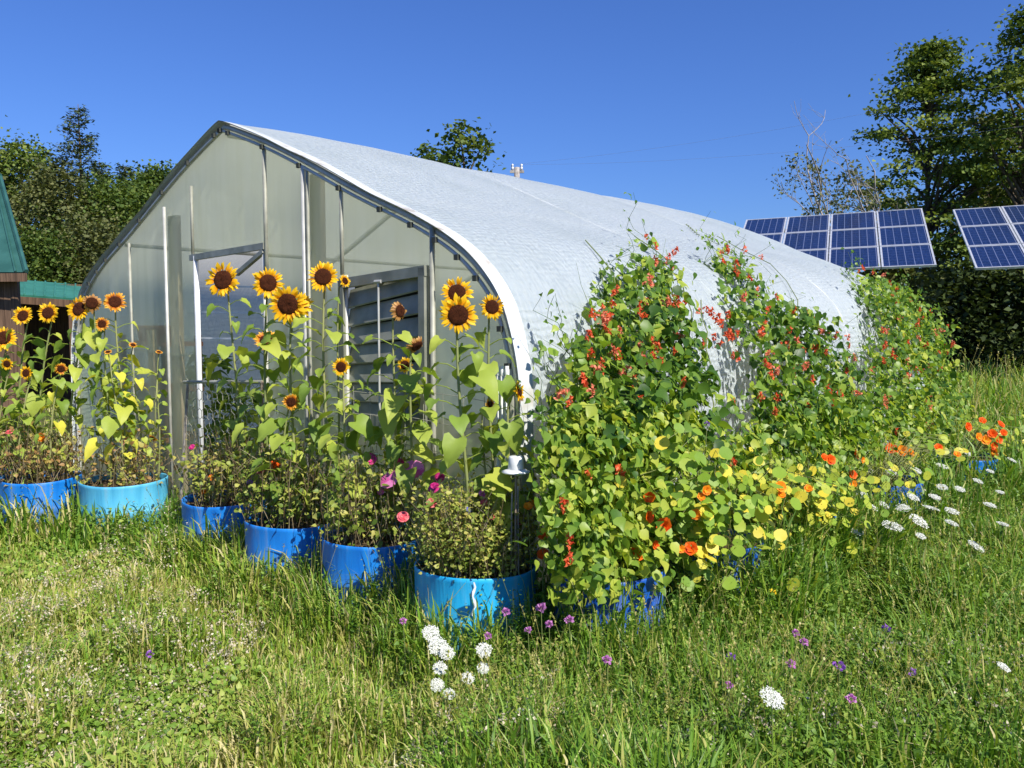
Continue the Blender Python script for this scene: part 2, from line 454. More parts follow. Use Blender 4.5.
def drum_mat(name, c1, c2):
    m, n, l, b = new_mat(name)
    tc = n.new('ShaderNodeTexCoord')
    mp = n.new('ShaderNodeMapping'); mp.inputs['Scale'].default_value = (9, 9, 1.2); l.new(tc.outputs['Object'], mp.inputs[0])
    nz = n.new('ShaderNodeTexNoise'); nz.inputs['Scale'].default_value = 1.5; nz.inputs['Detail'].default_value = 7
    l.new(mp.outputs[0], nz.inputs[0])
    pale = tuple(min(1, x * .7 + .12) for x in c2)
    r = ramp(n, [(0.3, c1), (0.56, c2), (0.74, pale)])
    l.new(nz.outputs[0], r.inputs[0])
    sp = n.new('ShaderNodeSeparateXYZ'); l.new(tc.outputs['Object'], sp.inputs[0])
    # splashed earth on the foot of the tub
    mr = n.new('ShaderNodeMapRange'); mr.inputs[1].default_value = 0.30; mr.inputs[2].default_value = 0.0
    l.new(sp.outputs['Z'], mr.inputs[0])
    n3 = n.new('ShaderNodeTexNoise'); n3.inputs['Scale'].default_value = 18; n3.inputs['Detail'].default_value = 6; l.new(tc.outputs['Object'], n3.inputs[0])
    mm = n.new('ShaderNodeMath'); mm.operation = 'MULTIPLY'; l.new(mr.outputs[0], mm.inputs[0]); l.new(n3.outputs[0], mm.inputs[1])
    mx = n.new('ShaderNodeMix'); mx.data_type = 'RGBA'; l.new(mm.outputs[0], mx.inputs[0])
    l.new(r.outputs[0], mx.inputs[6]); mx.inputs[7].default_value = (0.22, 0.20, 0.15, 1)
    l.new(mx.outputs[2], b.inputs['Base Color'])
    n4 = n.new('ShaderNodeTexNoise'); n4.inputs['Scale'].default_value = 6; n4.inputs['Detail'].default_value = 8; l.new(mp.outputs[0], n4.inputs[0])
    bp = n.new('ShaderNodeBump'); bp.inputs['Strength'].default_value = 0.25; bp.inputs['Distance'].default_value = 0.01
    l.new(n4.outputs[0], bp.inputs['Height']); l.new(bp.outputs[0], b.inputs['Normal'])
    rr = n.new('ShaderNodeMapRange'); rr.inputs[3].default_value = 0.28; rr.inputs[4].default_value = 0.55
    l.new(nz.outputs[0], rr.inputs[0]); l.new(rr.outputs[0], b.inputs['Roughness'])
    return m
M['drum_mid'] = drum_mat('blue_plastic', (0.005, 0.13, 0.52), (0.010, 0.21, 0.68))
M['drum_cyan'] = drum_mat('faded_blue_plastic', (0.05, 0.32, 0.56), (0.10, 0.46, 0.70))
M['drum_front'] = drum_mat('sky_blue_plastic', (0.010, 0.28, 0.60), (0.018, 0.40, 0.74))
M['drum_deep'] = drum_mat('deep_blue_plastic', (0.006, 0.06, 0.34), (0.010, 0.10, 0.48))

def roof_metal():
    m, n, l, b = new_mat('green_roof_sheet')
    tc = n.new('ShaderNodeTexCoord')
    nz = n.new('ShaderNodeTexNoise'); nz.inputs['Scale'].default_value = 3; l.new(tc.outputs['Object'], nz.inputs[0])
    r = ramp(n, [(0.3, (0.03, 0.16, 0.11)), (0.7, (0.05, 0.23, 0.165))])
    l.new(nz.outputs[0], r.inputs[0]); l.new(r.outputs[0], b.inputs['Base Color'])
    b.inputs['Roughness'].default_value = 0.42
    return m
M['greenroof'] = roof_metal()
M['barnroof'] = noisy('dark_green_roof', (0.022, 0.085, 0.07), (0.035, 0.12, 0.10), 3, 0.5)

def solar_mat():
    m, n, l, b = new_mat('solar_cells')
    tc = n.new('ShaderNodeTexCoord'); sp = n.new('ShaderNodeSeparateXYZ'); l.new(tc.outputs['Object'], sp.inputs[0])
    def lines(sock, period, width, off=0.0):
        a = n.new('ShaderNodeMath'); a.operation = 'ADD'; l.new(sp.outputs[sock], a.inputs[0]); a.inputs[1].default_value = off
        mo = n.new('ShaderNodeMath'); mo.operation = 'PINGPONG'; l.new(a.outputs[0], mo.inputs[0]); mo.inputs[1].default_value = period / 2
        lt = n.new('ShaderNodeMath'); lt.operation = 'LESS_THAN'; l.new(mo.outputs[0], lt.inputs[0]); lt.inputs[1].default_value = width
        return lt
    a, c = lines('X', 0.155, 0.006, 0.0), lines('Y', 0.155, 0.0035, 0.02)
    mxm = n.new('ShaderNodeMath'); mxm.operation = 'MAXIMUM'; l.new(a.outputs[0], mxm.inputs[0])
    h = n.new('ShaderNodeMath'); h.operation = 'MULTIPLY'; h.inputs[1].default_value = 0.35; l.new(c.outputs[0], h.inputs[0]); l.new(h.outputs[0], mxm.inputs[1])
    vo = n.new('ShaderNodeTexVoronoi'); vo.inputs['Scale'].default_value = 30; l.new(tc.outputs['Object'], vo.inputs[0])
    r = ramp(n, [(0.0, (0.006, 0.014, 0.050)), (1.0, (0.016, 0.034, 0.115))])
    l.new(vo.outputs['Color'], r.inputs[0])
    mx = n.new('ShaderNodeMix'); mx.data_type = 'RGBA'; l.new(mxm.outputs[0], mx.inputs[0])
    l.new(r.outputs[0], mx.inputs[6]); mx.inputs[7].default_value = (0.14, 0.17, 0.28, 1)
    l.new(mx.outputs[2], b.inputs['Base Color'])
    b.inputs['Roughness'].default_value = 0.18
    b.inputs['Specular IOR Level'].default_value = 0.4
    return m
M['cells'] = solar_mat()
M['terracotta'] = noisy('terracotta', (0.34, 0.13, 0.06), (0.48, 0.22, 0.11), 7, 0.8)
M['alu'] = noisy('aluminium_frame', (0.55, 0.57, 0.60), (0.70, 0.72, 0.75), 8, 0.4, 0.4)

def ground_mat():
    m, n, l, b = new_mat('meadow_soil')
    tc = n.new('ShaderNodeTexCoord')
    a = n.new('ShaderNodeTexNoise'); a.inputs['Scale'].default_value = 1.3; a.inputs['Detail'].default_value = 10; a.inputs['Roughness'].default_value = 0.7
    l.new(tc.outputs['Object'], a.inputs[0])
    r = ramp(n, [(0.3, (0.05, 0.075, 0.02)), (0.5, (0.11, 0.12, 0.04)), (0.68, (0.20, 0.17, 0.085))])
    l.new(a.outputs[0], r.inputs[0])
    f = n.new('ShaderNodeTexNoise'); f.inputs['Scale'].default_value = 70; f.inputs['Detail'].default_value = 6; l.new(tc.outputs['Object'], f.inputs[0])
    r2 = ramp(n, [(0.3, (0.45, 0.45, 0.45)), (0.7, (1.25, 1.25, 1.25))]); l.new(f.outputs[0], r2.inputs[0])
    mx = n.new('ShaderNodeMix'); mx.data_type = 'RGBA'; mx.blend_type = 'MULTIPLY'; mx.inputs[0].default_value = 1
    l.new(r.outputs[0], mx.inputs[6]); l.new(r2.outputs[0], mx.inputs[7]); l.new(mx.outputs[2], b.inputs['Base Color'])
    b.inputs['Roughness'].default_value = 1.0
    b.inputs['Specular IOR Level'].default_value = 0.1
    bp = n.new('ShaderNodeBump'); bp.inputs['Strength'].default_value = 0.8; bp.inputs['Distance'].default_value = 0.03
    l.new(f.outputs[0], bp.inputs['Height']); l.new(bp.outputs[0], b.inputs['Normal'])
    return m
M['ground'] = ground_mat()

# ------------------------------------------------------------------ leaf and flower templates
def T_quadleaf():
    V = np.array([(0, 0, 0), (0.32, 0.5, 0.08), (0, 1, -0.06), (-0.32, 0.5, 0.08)], float)
    return V, [(0, 1, 2, 3)], []

def T_leaflet():
    V = np.array([(0, 0, 0), (-.32, .14, .06), (.30, .17, .09), (-.38, .36, .05), (.36, .40, .08), (-.19, .70, -.01), (.17, .68, .03), (.02, 1, -.2), (0, .20, 0), (0, .44, -.02), (0, .72, -.08)], float)
    return V, [(1, 8, 9, 3), (8, 2, 4, 9), (3, 9, 10, 5), (9, 4, 6, 10)], [(0, 8, 1), (0, 2, 8), (5, 10, 7), (10, 6, 7)]

def T_heart(seed=0, fold=0.22, droop=0.4):
    r = np.random.default_rng(seed)
    vs = np.array([0, .12, .28, .45, .62, .8, .92, 1.0])
    ws = np.array([.26, .42, .46, .42, .33, .2, .09, .012])
    cols = np.array([-1, -.5, 0, .5, 1])
    V = []
    for v, w in zip(vs, ws):
        for c in cols:
            x = c * w * (1 + .06 * r.normal())
            y = v - (.16 * abs(c) ** 1.5 if v < .2 else .03 * abs(c))
            z = fold * abs(x) - droop * v * v + .035 * r.normal() * (abs(c) > .4)
            V.append((x, y, z))
    Q = [(i * 5 + j, i * 5 + j + 1, i * 5 + j + 6, i * 5 + j + 5) for i in range(7) for j in range(4)]
    return np.array(V), Q, []

def T_round(seed=0, n=9):
    r = np.random.default_rng(seed)
    a = np.arange(n) * 2 * math.pi / n
    rr = 1 + .06 * r.normal(size=n)
    V = [(0, 0, -.1)] + [(rr[i] * math.cos(a[i]), rr[i] * math.sin(a[i]), .06 * r.normal()) for i in range(n)]
    return np.array(V) * 0.5, [], [(0, 1 + i, 1 + (i + 1) % n) for i in range(n)]

LEAFLET, HEARTS, ROUND = T_leaflet(), [T_heart(k, .15 + .1 * k, .25 + .18 * k) for k in range(4)], T_round()
QLEAF = T_quadleaf()
PETAL = (np.array([(0, 0, 0), (-.13, .25, .02), (.13, .25, .02), (-.15, .55, .03), (.15, .55, .03), (-.08, .82, 0), (.08, .82, 0), (0, 1, -.05)], float),
         [(1, 2, 4, 3), (3, 4, 6, 5)], [(0, 2, 1), (5, 6, 7)], np.array([0, .22, .22, .5, .5, .65, .65, .75]))

def sunflower_head(seed, mat, wilt=0.0):
    """unit head facing +Z, petal tips at about radius 1"""
    r = np.random.default_rng(seed)
    m = MB()
    for ring, (n, r0, ln, lift) in enumerate(((27, .50, .48, .08), (23, .48, .44, .28))):
        th = (np.arange(n) + .5 * ring + r.normal(size=n) * .16) * 2 * math.pi / n
        lenj = ln * (1 + r.normal(size=n) * .2)
        tilt = lift + r.normal(size=n) * .18 - wilt * (0.7 + .5 * r.random(n))
        roll = r.normal(size=n) * .55
        out = np.stack([np.cos(th), np.sin(th), np.zeros(n)], 1)
        up = np.array([0, 0, 1.0])
        tip = out * np.cos(tilt)[:, None] + up * np.sin(tilt)[:, None]
        nr = -out * np.sin(tilt)[:, None] + up * np.cos(tilt)[:, None]
        side = np.cross(tip, nr)
        nr = nr * np.cos(roll)[:, None] + side * np.sin(roll)[:, None]
        m.scatter(PETAL, frame(nr, tip), out * r0 + up * (.02 * ring), np.stack([lenj * 1.35, lenj, lenj], 1), .10 + .25 * r.random(n))
    me = m.mesh('petals', mat)
    d = MB()
    k = np.linspace(0, 1, 7)
    d.lathe([(.545 * math.sin(x * math.pi / 2) + .001, .17 * math.cos(x * math.pi / 2) + .02 - .05 * (x < .25)) for x in k] + [(.42, -.06)], seg=22)
    V = d.v[0]
    V += r.normal(size=V.shape) * .012
    de = d.mesh('seed_disc', M['disc'], True)
    g = MB()
    th = np.arange(16) * 2 * math.pi / 16
    out = np.stack([np.cos(th), np.sin(th), np.zeros(16)], 1)
    g.scatter(LEAFLET, frame(out * .4 + np.array([0, 0, 1.0]), out), out * .3 - np.array([0, 0, .07]), np.full(16, .42), r.random(16) * .5)
    g.lathe([(.05, -.20), (.25, -.16), (.42, -.06)], seg=14, var=.3)
    ge = g.mesh('sepals', M['sf_leaf'])
    return me, de, ge

HEADS = [sunflower_head(k, M['petal']) for k in range(4)]
HEADS_RUST = [sunflower_head(20 + k, M['petal_rust']) for k in range(2)]
HEADS_WILT = [sunflower_head(30 + k, M['petal_wilt'], 0.9) for k in range(2)]

def flower_disc(mat, n, wide, layers=1, dome=0.1, name='blossom'):
    m = MB()
    P = (np.array([(0, 0, 0), (-.5 * wide, .6, .05), (.5 * wide, .6, .05), (-.42 * wide, .95, 0), (.42 * wide, .95, 0)], float), [(1, 2, 4, 3)], [(0, 2, 1)])
    for ly in range(layers):
        k = 1 - .26 * ly
        th = (np.arange(n) + .5 * ly) * 2 * math.pi / n + rng.normal(size=n) * .08
        out = np.stack([np.cos(th), np.sin(th), np.zeros(n)], 1)
        ti = dome + .28 * ly
        m.scatter(P, frame(-out * math.sin(ti) + np.array([0, 0, math.cos(ti)]), out * math.cos(ti) + np.array([0, 0, math.sin(ti)])),
                  np.zeros((n, 3)) + np.array([0, 0, .03 * ly]), np.full(n, k), rng.random(n))
    return m.mesh(name, mat)

def flower_ball(mat, n=40, squash=.8, pet=.45, name='blossom'):
    m = MB()
    d = rng.normal(size=(n, 3)); d /= np.linalg.norm(d, axis=1)[:, None]; d[:, 2] = np.abs(d[:, 2]) * 1.2 - .25
    sz = np.full(n, pet) * (1 + .2 * rng.normal(size=n))
    m.scatter(QLEAF, frame(np.cross(d, rng.normal(size=(n, 3))), d), d * .38 * np.array([1, 1, squash]), np.stack([sz * 1.5, sz, sz], 1), rng.random(n))
    return m.mesh(name, mat)

def bean_cluster(mat, seed):
    r = np.random.default_rng(seed)
    m = MB()
    n = 11
    z = np.linspace(-.9, .9, n)
    pos = np.stack([r.normal(size=n) * .32, r.normal(size=n) * .32, z], 1)
    for k in range(3):
        d = r.normal(size=(n, 3)); d[:, 2] *= .6
        m.scatter(LEAFLET, frame(r.normal(size=(n, 3)), d), pos, np.full(n, .62) * (1 + .2 * r.normal(size=n)), r.random(n))
    return m.mesh('blossom_cluster', mat)

def umbel(seed):
    r = np.random.default_rng(seed)
    m = MB()
    n = 64
    rad_ = np.sqrt((np.arange(n) + .5) / n); th = np.arange(n) * 2.39996
    c = np.stack([rad_ * np.cos(th), rad_ * np.sin(th), .14 * (1 - rad_ ** 2)], 1) + r.normal(size=(n, 3)) * .03
    k = 9
    cc = np.repeat(c, k, 0) + r.normal(size=(n * k, 3)) * np.array([.085, .085, .03])
    m.scatter(ROUND, eul(r.normal(size=n * k) * .4, r.normal(size=n * k) * .4, r.random(n * k) * 6), cc, r.uniform(.08, .15, n * k), r.random(n * k))
    me = m.mesh('umbel', M['white'])
    g = MB()
    for p in c[::2]:
        g.tube([(0, 0, -.5), tuple(p * np.array([.6, .6, .5]) + np.array([0, 0, -.22])), tuple(p)], .012, 3, .3, False)
    return me, g.mesh('rays', M['stem'])

FL = {'cosmos': flower_disc(M['pink'], 8, .72), 'zinnia_rose': flower_disc(M['rose'], 12, .5, 3), 'zinnia_magenta': flower_disc(M['magenta'], 12, .5, 2),
      'zinnia_orange': flower_disc(M['orange'], 12, .5, 3), 'nast_orange': flower_disc(M['orange'], 5, 1.15, 2, .45), 'nast_amber': flower_disc(M['amber'], 5, 1.15, 2, .45),
      'violet': flower_ball(M['violet'], 26), 'blue': flower_disc(M['cornblue'], 9, .6, 1, .3), 'clover': flower_ball(M['cloverpink'], 60), 'yellow': flower_disc(M['yellow'], 12, .5, 2),
      'pinkball': flower_disc(M['pink'], 10, .6, 2, .25)}
BEANS = [bean_cluster(M['bean_red'], 1), bean_cluster(M['bean_red'], 2), bean_cluster(M['bean_pink'], 3)]
UMBELS = [umbel(k) for k in range(3)]

# ================================================================== THE SETTING
g = MB()
gx = np.concatenate([[-400, -120, -40], np.arange(-16, 30.1, .5), [60, 150, 400]])
gy = np.concatenate([[-60, -10], np.arange(0, 36.1, .5), [60, 130, 500]])
X, Y = np.meshgrid(gx, gy)
def ground_z(x, y):
    q = (np.asarray(x) - CN[0]) * NV[0] + (np.asarray(y) - CN[1]) * NV[1]
    t = (np.asarray(x) - CN[0]) * FD[0] + (np.asarray(y) - CN[1]) * FD[1]
    inside = sm(-1.4, -.8, q) * sm(-1.6, -1.0, t) * (1 - sm(7.5, 9, q)) * (1 - sm(6.8, 8, t))
    return (0.07 * (vnoise(np.asarray(x) * .9, np.asarray(y) * .9, 3) - .5) + .03 * (vnoise(np.asarray(x) * 2.6, np.asarray(y) * 2.6, 9) - .5)) * (1 - inside)
V = np.stack([X, Y, ground_z(X, Y)], -1).reshape(-1, 3)
nx, ny = len(gx), len(gy)
i = np.arange(ny - 1)[:, None] * nx; j = np.arange(nx - 1)[None]
g.add(V, np.stack([i + j, i + j + 1, i + nx + j + 1, i + nx + j], -1).reshape(-1, 4))
go = g.build('ground', M['ground'], smooth=True)
go['kind'] = 'structure'

# ================================================================== GREENHOUSE
ROOT = thing('greenhouse', 'gothic arched greenhouse with white film roof and clear plastic front wall', 'greenhouse', (CN[0], CN[1], 0), -ANG)
PR = np.array([(3.0, 3.08), (2.9, 3.055), (2.38, 2.87), (1.88, 2.655), (1.4, 2.435), (.96, 2.26), (.77, 2.175), (.54, 2.055), (.365, 1.92), (.215, 1.755), (.14, 1.59), (.085, 1.385), (.06, 1.15), (.05, .6), (.03, 0)])
def smooth_profile():
    # Chaikin on the inner points, apex kept
    P = PR.copy()
    for _ in range(3):
        Q = [P[0]]
        for a, b in zip(P[:-1], P[1:]):
            Q += [a * .75 + b * .25, a * .25 + b * .75]
        Q.append(P[-1])
        P = np.array(Q)
    return P
HALF = smooth_profile()                                   # apex -> right foot
FULL = np.vstack([HALF[::-1], np.stack([6 - HALF[1:, 0], HALF[1:, 1]], 1)])     # right foot -> apex -> left foot, (t, z)
zfun_t, zfun_z = HALF[::-1, 0], HALF[::-1, 1]
def roof_z(t):
    t = np.minimum(t, 6 - np.asarray(t))
    return np.interp(t, zfun_t, zfun_z)
LEN = 7.0
HOOPS = [0.0, 2.33, 4.67, 7.0]
def offset(P, d):
    tg = np.gradient(P, axis=0); tg /= np.linalg.norm(tg, axis=1)[:, None]
    nr = np.stack([-tg[:, 1], tg[:, 0]], 1)               # P runs right foot -> left: left normal points inward
    return P - nr * d * np.sign(np.mean(nr[:len(P) // 4, 0]) or 1) if False else P + np.stack([-tg[:, 1], tg[:, 0]], 1) * (-d)
def shell(mb, P, s0, s1, ns, sag=0.0, var_arc=True):
    ss = np.linspace(s0, s1, ns)
    arc = np.concatenate([[0], np.cumsum(np.linalg.norm(np.diff(P, axis=0), axis=1))])
    tg = np.gradient(P, axis=0); tg /= np.linalg.norm(tg, axis=1)[:, None]
    nrm = np.stack([tg[:, 1], -tg[:, 0]], 1)              # outward
    V, A = [], []
    for s_ in ss:
        ph = (s_ % 2.335) / 2.335
        dsag = -sag * (math.sin(math.pi * min(max(ph, 0), 1)) ** .5 if s_ > 0 else 0)
        w = dsag + .016 * (vnoise(arc * 1.1 + s_ * .7, np.full_like(arc, s_ * 1.5), 15) - .5) + .006 * (vnoise(arc * 3.0, np.full_like(arc, s_ * 3.0), 5) - .5) * 2
        wob = .016 * (vnoise(arc * 1.8, arc * 0, 8) - .5) if s_ < .05 else 0
        Pp = P + nrm * (w + wob)[:, None] if not np.isscalar(wob) else P + nrm * w[:, None]
        V.append(np.stack([-Pp[:, 0], np.full(len(P), s_), Pp[:, 1]], 1)); A.append(arc)
    n = len(P)
    i = np.arange(ns - 1)[:, None] * n; j = np.arange(n - 1)[None]
    mb.add(np.concatenate(V), np.stack([i + j, i + j + 1, i + n + j + 1, i + n + j], -1).reshape(-1, 4), None, np.concatenate(A))
OUT = offset(FULL, .004) if offset(FULL, .004)[len(FULL) // 2, 1] > FULL[len(FULL) // 2, 1] else offset(FULL, -.004)
m = MB(); shell(m, OUT, -.05, LEN, 73, .028)
m.build('roof_cover', M['cover'], ROOT, True)
# folded, soiled edge of the film where it wraps the first hoop
m = MB()
OE = offset(FULL, .012) if offset(FULL, .012)[len(FULL) // 2, 1] > FULL[len(FULL) // 2, 1] else offset(FULL, -.012)
shell(m, OE, -.056, .05, 4, 0)
n_ = len(OE)
m.build('cover_edge', M['edge'], ROOT, True)
# hoops
for k, s_ in enumerate(HOOPS):
    m = MB()
    IN = offset(FULL, -.026) if offset(FULL, -.026)[len(FULL) // 2, 1] < FULL[len(FULL) // 2, 1] else offset(FULL, .026)
    m.tube(np.stack([-IN[:, 0], np.full(len(IN), s_ + (.0 if k else .0)), IN[:, 1]], 1), .019, 8)
    m.build('hoop', M['galv'], ROOT, True)
# thin white tube over two inner hoops (bright lines on the film)
for s_ in HOOPS[1:3]:
    m = MB()
    m.tube(np.stack([-OUT[:, 0], np.full(len(OUT), s_), OUT[:, 1]], 1), .0045, 6)
    m.build('hoop_line', M['whiteframe'], ROOT, True)
# dark clamping channel along the front arch
m = MB()
IN = offset(FULL, -.058) if offset(FULL, -.058)[len(FULL) // 2, 1] < FULL[len(FULL) // 2, 1] else offset(FULL, .058)
m.tube(np.stack([-IN[:, 0], np.full(len(IN), -.03), IN[:, 1]], 1), .012, 6)
m.build('clamp_channel', M['galv'], ROOT, True)
m = MB(); m.box(0, 0, 0, .03, .02, .03); clip_me = m.mesh('clip', M['dark_gap'])
for a in np.linspace(0, len(IN) - 1, 34).astype(int):
    inst('clip', clip_me, ROOT, (-IN[a, 0], -.05, IN[a, 1]))
# ridge and purlins
m = MB(); m.tube([(-3, .02, 3.0), (-3, LEN, 3.0)], .02, 8); m.build('ridge_purlin', M['galv'], ROOT)
for t_ in (1.2, 4.8):
    m = MB(); z_ = float(roof_z(t_)) - .05
    m.tube([(-t_, .02, z_), (-t_, LEN, z_)], .017, 8); m.build('purlin', M['galv'], ROOT)
for t_ in (.05, 5.95):
    m = MB(); m.box(-t_, LEN / 2, .12, .04, LEN, .24); m.build('baseboard', M['board'], ROOT)

# openings measured on the wall
dl, _ = tz(193, 258); dr, dz = tz(263, 246); _, dz_l = tz(193, 258)
ll, lz_l = tz(346, 281); lr, lz_r = tz(431, 268); _, lbot = tz(390, 421)
def wall_mesh(mb, s_, openings=True):
    base = np.unique(np.concatenate([np.linspace(.06, 5.94, 90), [dl, dr, ll, lr]] if openings else [np.linspace(.06, 5.94, 60)]))
    for a, b in zip(base[:-1], base[1:]):
        mid = (a + b) / 2
        za, zb = float(roof_z(a)) - .04, float(roof_z(b)) - .04
        segs = [(.02, None)]
        if openings and dr < mid < dl:
            segs = [(None, None, 'door')]
        for sg in segs:
            if len(sg) == 3:
                f = lambda t: dz + (dz_l - dz) * (t - dr) / (dl - dr)
                lo_a, lo_b = f(a), f(b)
                rows = [((lo_a, lo_b), (za, zb))]
            elif openings and lr < mid < ll:
                f = lambda t: lz_r + (lz_l - lz_r) * (t - lr) / (ll - lr)
                rows = [((.02, .02), (lbot, lbot)), ((f(a), f(b)), (za, zb))]
            else:
                rows = [((.02, .02), (za, zb))]
            for (p0, p1), (q0, q1) in rows:
                n = 6
                V = []
                for h in np.linspace(0, 1, n + 1):
                    V += [(-a, s_, p0 + (q0 - p0) * h), (-b, s_, p1 + (q1 - p1) * h)]
                mb.add(V, [(2 * h, 2 * h + 1, 2 * h + 3, 2 * h + 2) for h in range(n)])
m = MB(); wall_mesh(m, .0); m.build('front_wall_film', M['film'], ROOT)
m = MB(); wall_mesh(m, LEN - .02, False); m.build('rear_wall_film', M['film'], ROOT)

def post(px, y0, y1, r, mat, name='post', s_=-.03, flat=None):
    t0, z0 = tz(px, y0, s_)
    z1 = 0.0 if y1 is None else tz(px, y1, s_)[1]
    m = MB()
    if flat: m.box(-t0, s_ , (z0 + z1) / 2, flat, .03, z0 - z1)
    else: m.tube([(-t0, s_, z1), (-t0, s_, z0)], r, 8)
    return m.build(name, mat, ROOT, not flat)
for px, y0, y1, r, mt in ((164, 207, None, .013, 'galv'), (191, 186, 258, .013, 'dark_tube'), (264, 148, 296, .015, 'dark_tube'), (303, 166, None, .017, 'galv'),
                          (307, 168, None, .010, 'dark_tube'), (341, 188, 275, .013, 'dark_tube'), (346, 275, None, .014, 'galv'), (432, 226, None, .016, 'dark_tube'), (129, 243, None, .012, 'dark_tube'), (196, 256, None, .022, 'whiteframe'), (264, 250, None, .014, 'galv')):
    post(px, y0, y1, r, M[mt])
# boards seen through the film, just inside it
for px, y0, w in ((317, 174, .12), (174, 216, .15), (152, 330, .10)):
    t0, z0 = tz(px, y0, .1)
    m = MB(); m.box(-t0, .1, z0 / 2, w, .04, z0); m.build('inner_board', M['board'], ROOT)
def wbar(p, q, w, h, mat, name, s_=-.035):
    (t0, z0), (t1, z1) = tz(*p, s_), tz(*q, s_)
    m = MB(); m.bar((-t0, s_, z0), (-t1, s_, z1), w, h, (0, 0, 1)); return m.build(name, mat, ROOT)
wbar((191, 258), (265, 246), .03, .045, M['dark_tube'], 'door_header')
wbar((237, 274), (264, 251), .03, .03, M['dark_tube'], 'brace')
for y_ in (286, 312, 338):
    wbar((196, y_), (262, y_ + 1), .012, .012, M['whiteframe'], 'door_rail', .03)
wbar((96, 345), (190, 356), .012, .014, M['dark_tube'], 'girt', .04)
# louvered vent window
lw = MB()
for p, q in (((346, 284), (432, 271)),):
    (t0, z0), (t1, z1) = tz(*p), tz(*q)
    lw.bar((-t0, -.04, z0), (-t1, -.04, z1), .04, .06)
lw.bar((-lr - .02, -.04, lbot), (-lr - .02, -.04, lz_r), .04, .05, (1, 0, 0))
lw.bar((-ll + .02, -.04, lbot), (-ll + .02, -.04, lz_l), .04, .05, (1, 0, 0))
lw.bar((-ll, -.04, lbot), (-lr, -.04, lbot), .05, .06)
win = lw.build('louver_window', M['louver'], ROOT)
m = MB(); V = [(-ll + .03, .045, lbot), (-lr - .03, .045, lbot), (-lr - .03, .045, lz_r), (-ll + .03, .045, lz_l)]; m.add(V + [(a, b + .01, c) for a, b, c in V], [(0, 1, 2, 3), (7, 6, 5, 4), (0, 4, 5, 1), (1, 5, 6, 2), (2, 6, 7, 3), (3, 7, 4, 0)]); m.build('gap_shade', M['louver_shade'], win)  # dark sheet added behind the slats in place of shade in their gaps
nsl = 7
for k in range(nsl):
    zt = lz_l - .12 - (lz_l - lbot - .16) * k / (nsl - 1)
    zr = zt + .10 * (1 - k / (nsl - 1))
    m = MB()
    a0, b0 = np.array((-ll + .045, -.03, zt - .05)), np.array((-lr - .045, -.03, zr - .05))
    dp = np.array((0, .028, .112))
    V = [a0, b0, b0 + dp, a0 + dp]
    V = V + [v + np.array((0, .006, -.008)) for v in V]
    m.add(V, [(0, 1, 2, 3), (7, 6, 5, 4), (0, 4, 5, 1), (1, 5, 6, 2), (2, 6, 7, 3), (3, 7, 4, 0)])
    m.build('slat', M['louver'], win)
(t0, z0) = tz(386, 282); m = MB(); m.tube([(-t0, -.06, lbot), (-t0, -.06, z0)], .007, 6); m.tube([(-t0 - .03, -.06, z0), (-t0 + .03, -.06, z0)], .012, 6)
m.build('pull_rod', M['galv'], win)
# earth floor inside
m = MB(); m.add([(-.1, .05, .015), (-5.9, .05, .015), (-5.9, LEN - .05, .015), (-.1, LEN - .05, .015)], [(0, 1, 2, 3)])
m.build('earth_floor', M['soil'], ROOT)

p = W(5.05, .42, 0)
o = thing('potting_shelf', 'brown wooden potting shelf dimly seen behind the clear wall left of the doorway', 'shelf', (p[0], p[1], 0), -ANG)
for z_ in (.55, 1.0, 1.42):
    m = MB(); m.box(0, 0, z_, .95, .38, .04); m.build('board', M['terracotta'], o)
for x_ in (-.44, .44):
    for y_ in (-.16, .16):
        m = MB(); m.box(x_, y_, .75, .05, .05, 1.5); m.build('leg', M['barn'], o)
for k_, x_ in enumerate((-.3, -.05, .22)):
    q = p + np.array([math.cos(-ANG), math.sin(-ANG), 0]) * x_
    o = thing('flower_pot', 'terracotta flower pot on the shelf behind the clear wall', 'flower pot', (q[0], q[1], 1.441), 0, 'pots on the inner shelf')
    m = MB(); m.lathe([(.001, 0), (.055, 0), (.075, .12), (.085, .12), (.085, .15), (.07, .15), (.065, .1), (.001, .1)], seg=20); m.build('pot', M['terracotta'], o, True)
# crop plants growing inside, seen dimly through the film
def bushy(parent_label, x, y, h, w, n, mat, name='crop_plant', group=None, sz=(.07, .14)):
    o = thing(name, parent_label, 'plant', (x, y, 0), 0, group)
    st = MB(); st.tube([(0, 0, 0), (.02, .02, h * .5), (0, 0, h * .95)], [.014, .011, .005], 5, .4); st.build('stem', M['stem'], o)
    fo = MB()
    z = h * (.15 + .85 * rng.random(n) ** .8)
    a = rng.random(n) * 6.283; r_ = w * np.sqrt(rng.random(n)) * (1.1 - z / h * .7)
    pos = np.stack([r_ * np.cos(a), r_ * np.sin(a), z], 1)
    out = np.stack([np.cos(a), np.sin(a), -.3 * np.ones(n)], 1) + rng.normal(size=(n, 3)) * .4
    nr = np.array([0, 0, 1.0]) + rng.normal(size=(n, 3)) * .5
    fo.scatter(LEAFLET, frame(nr, out), pos, rng.uniform(*sz, n), .2 + .6 * rng.random(n))
    fo.build('foliage', mat, o)
    return o
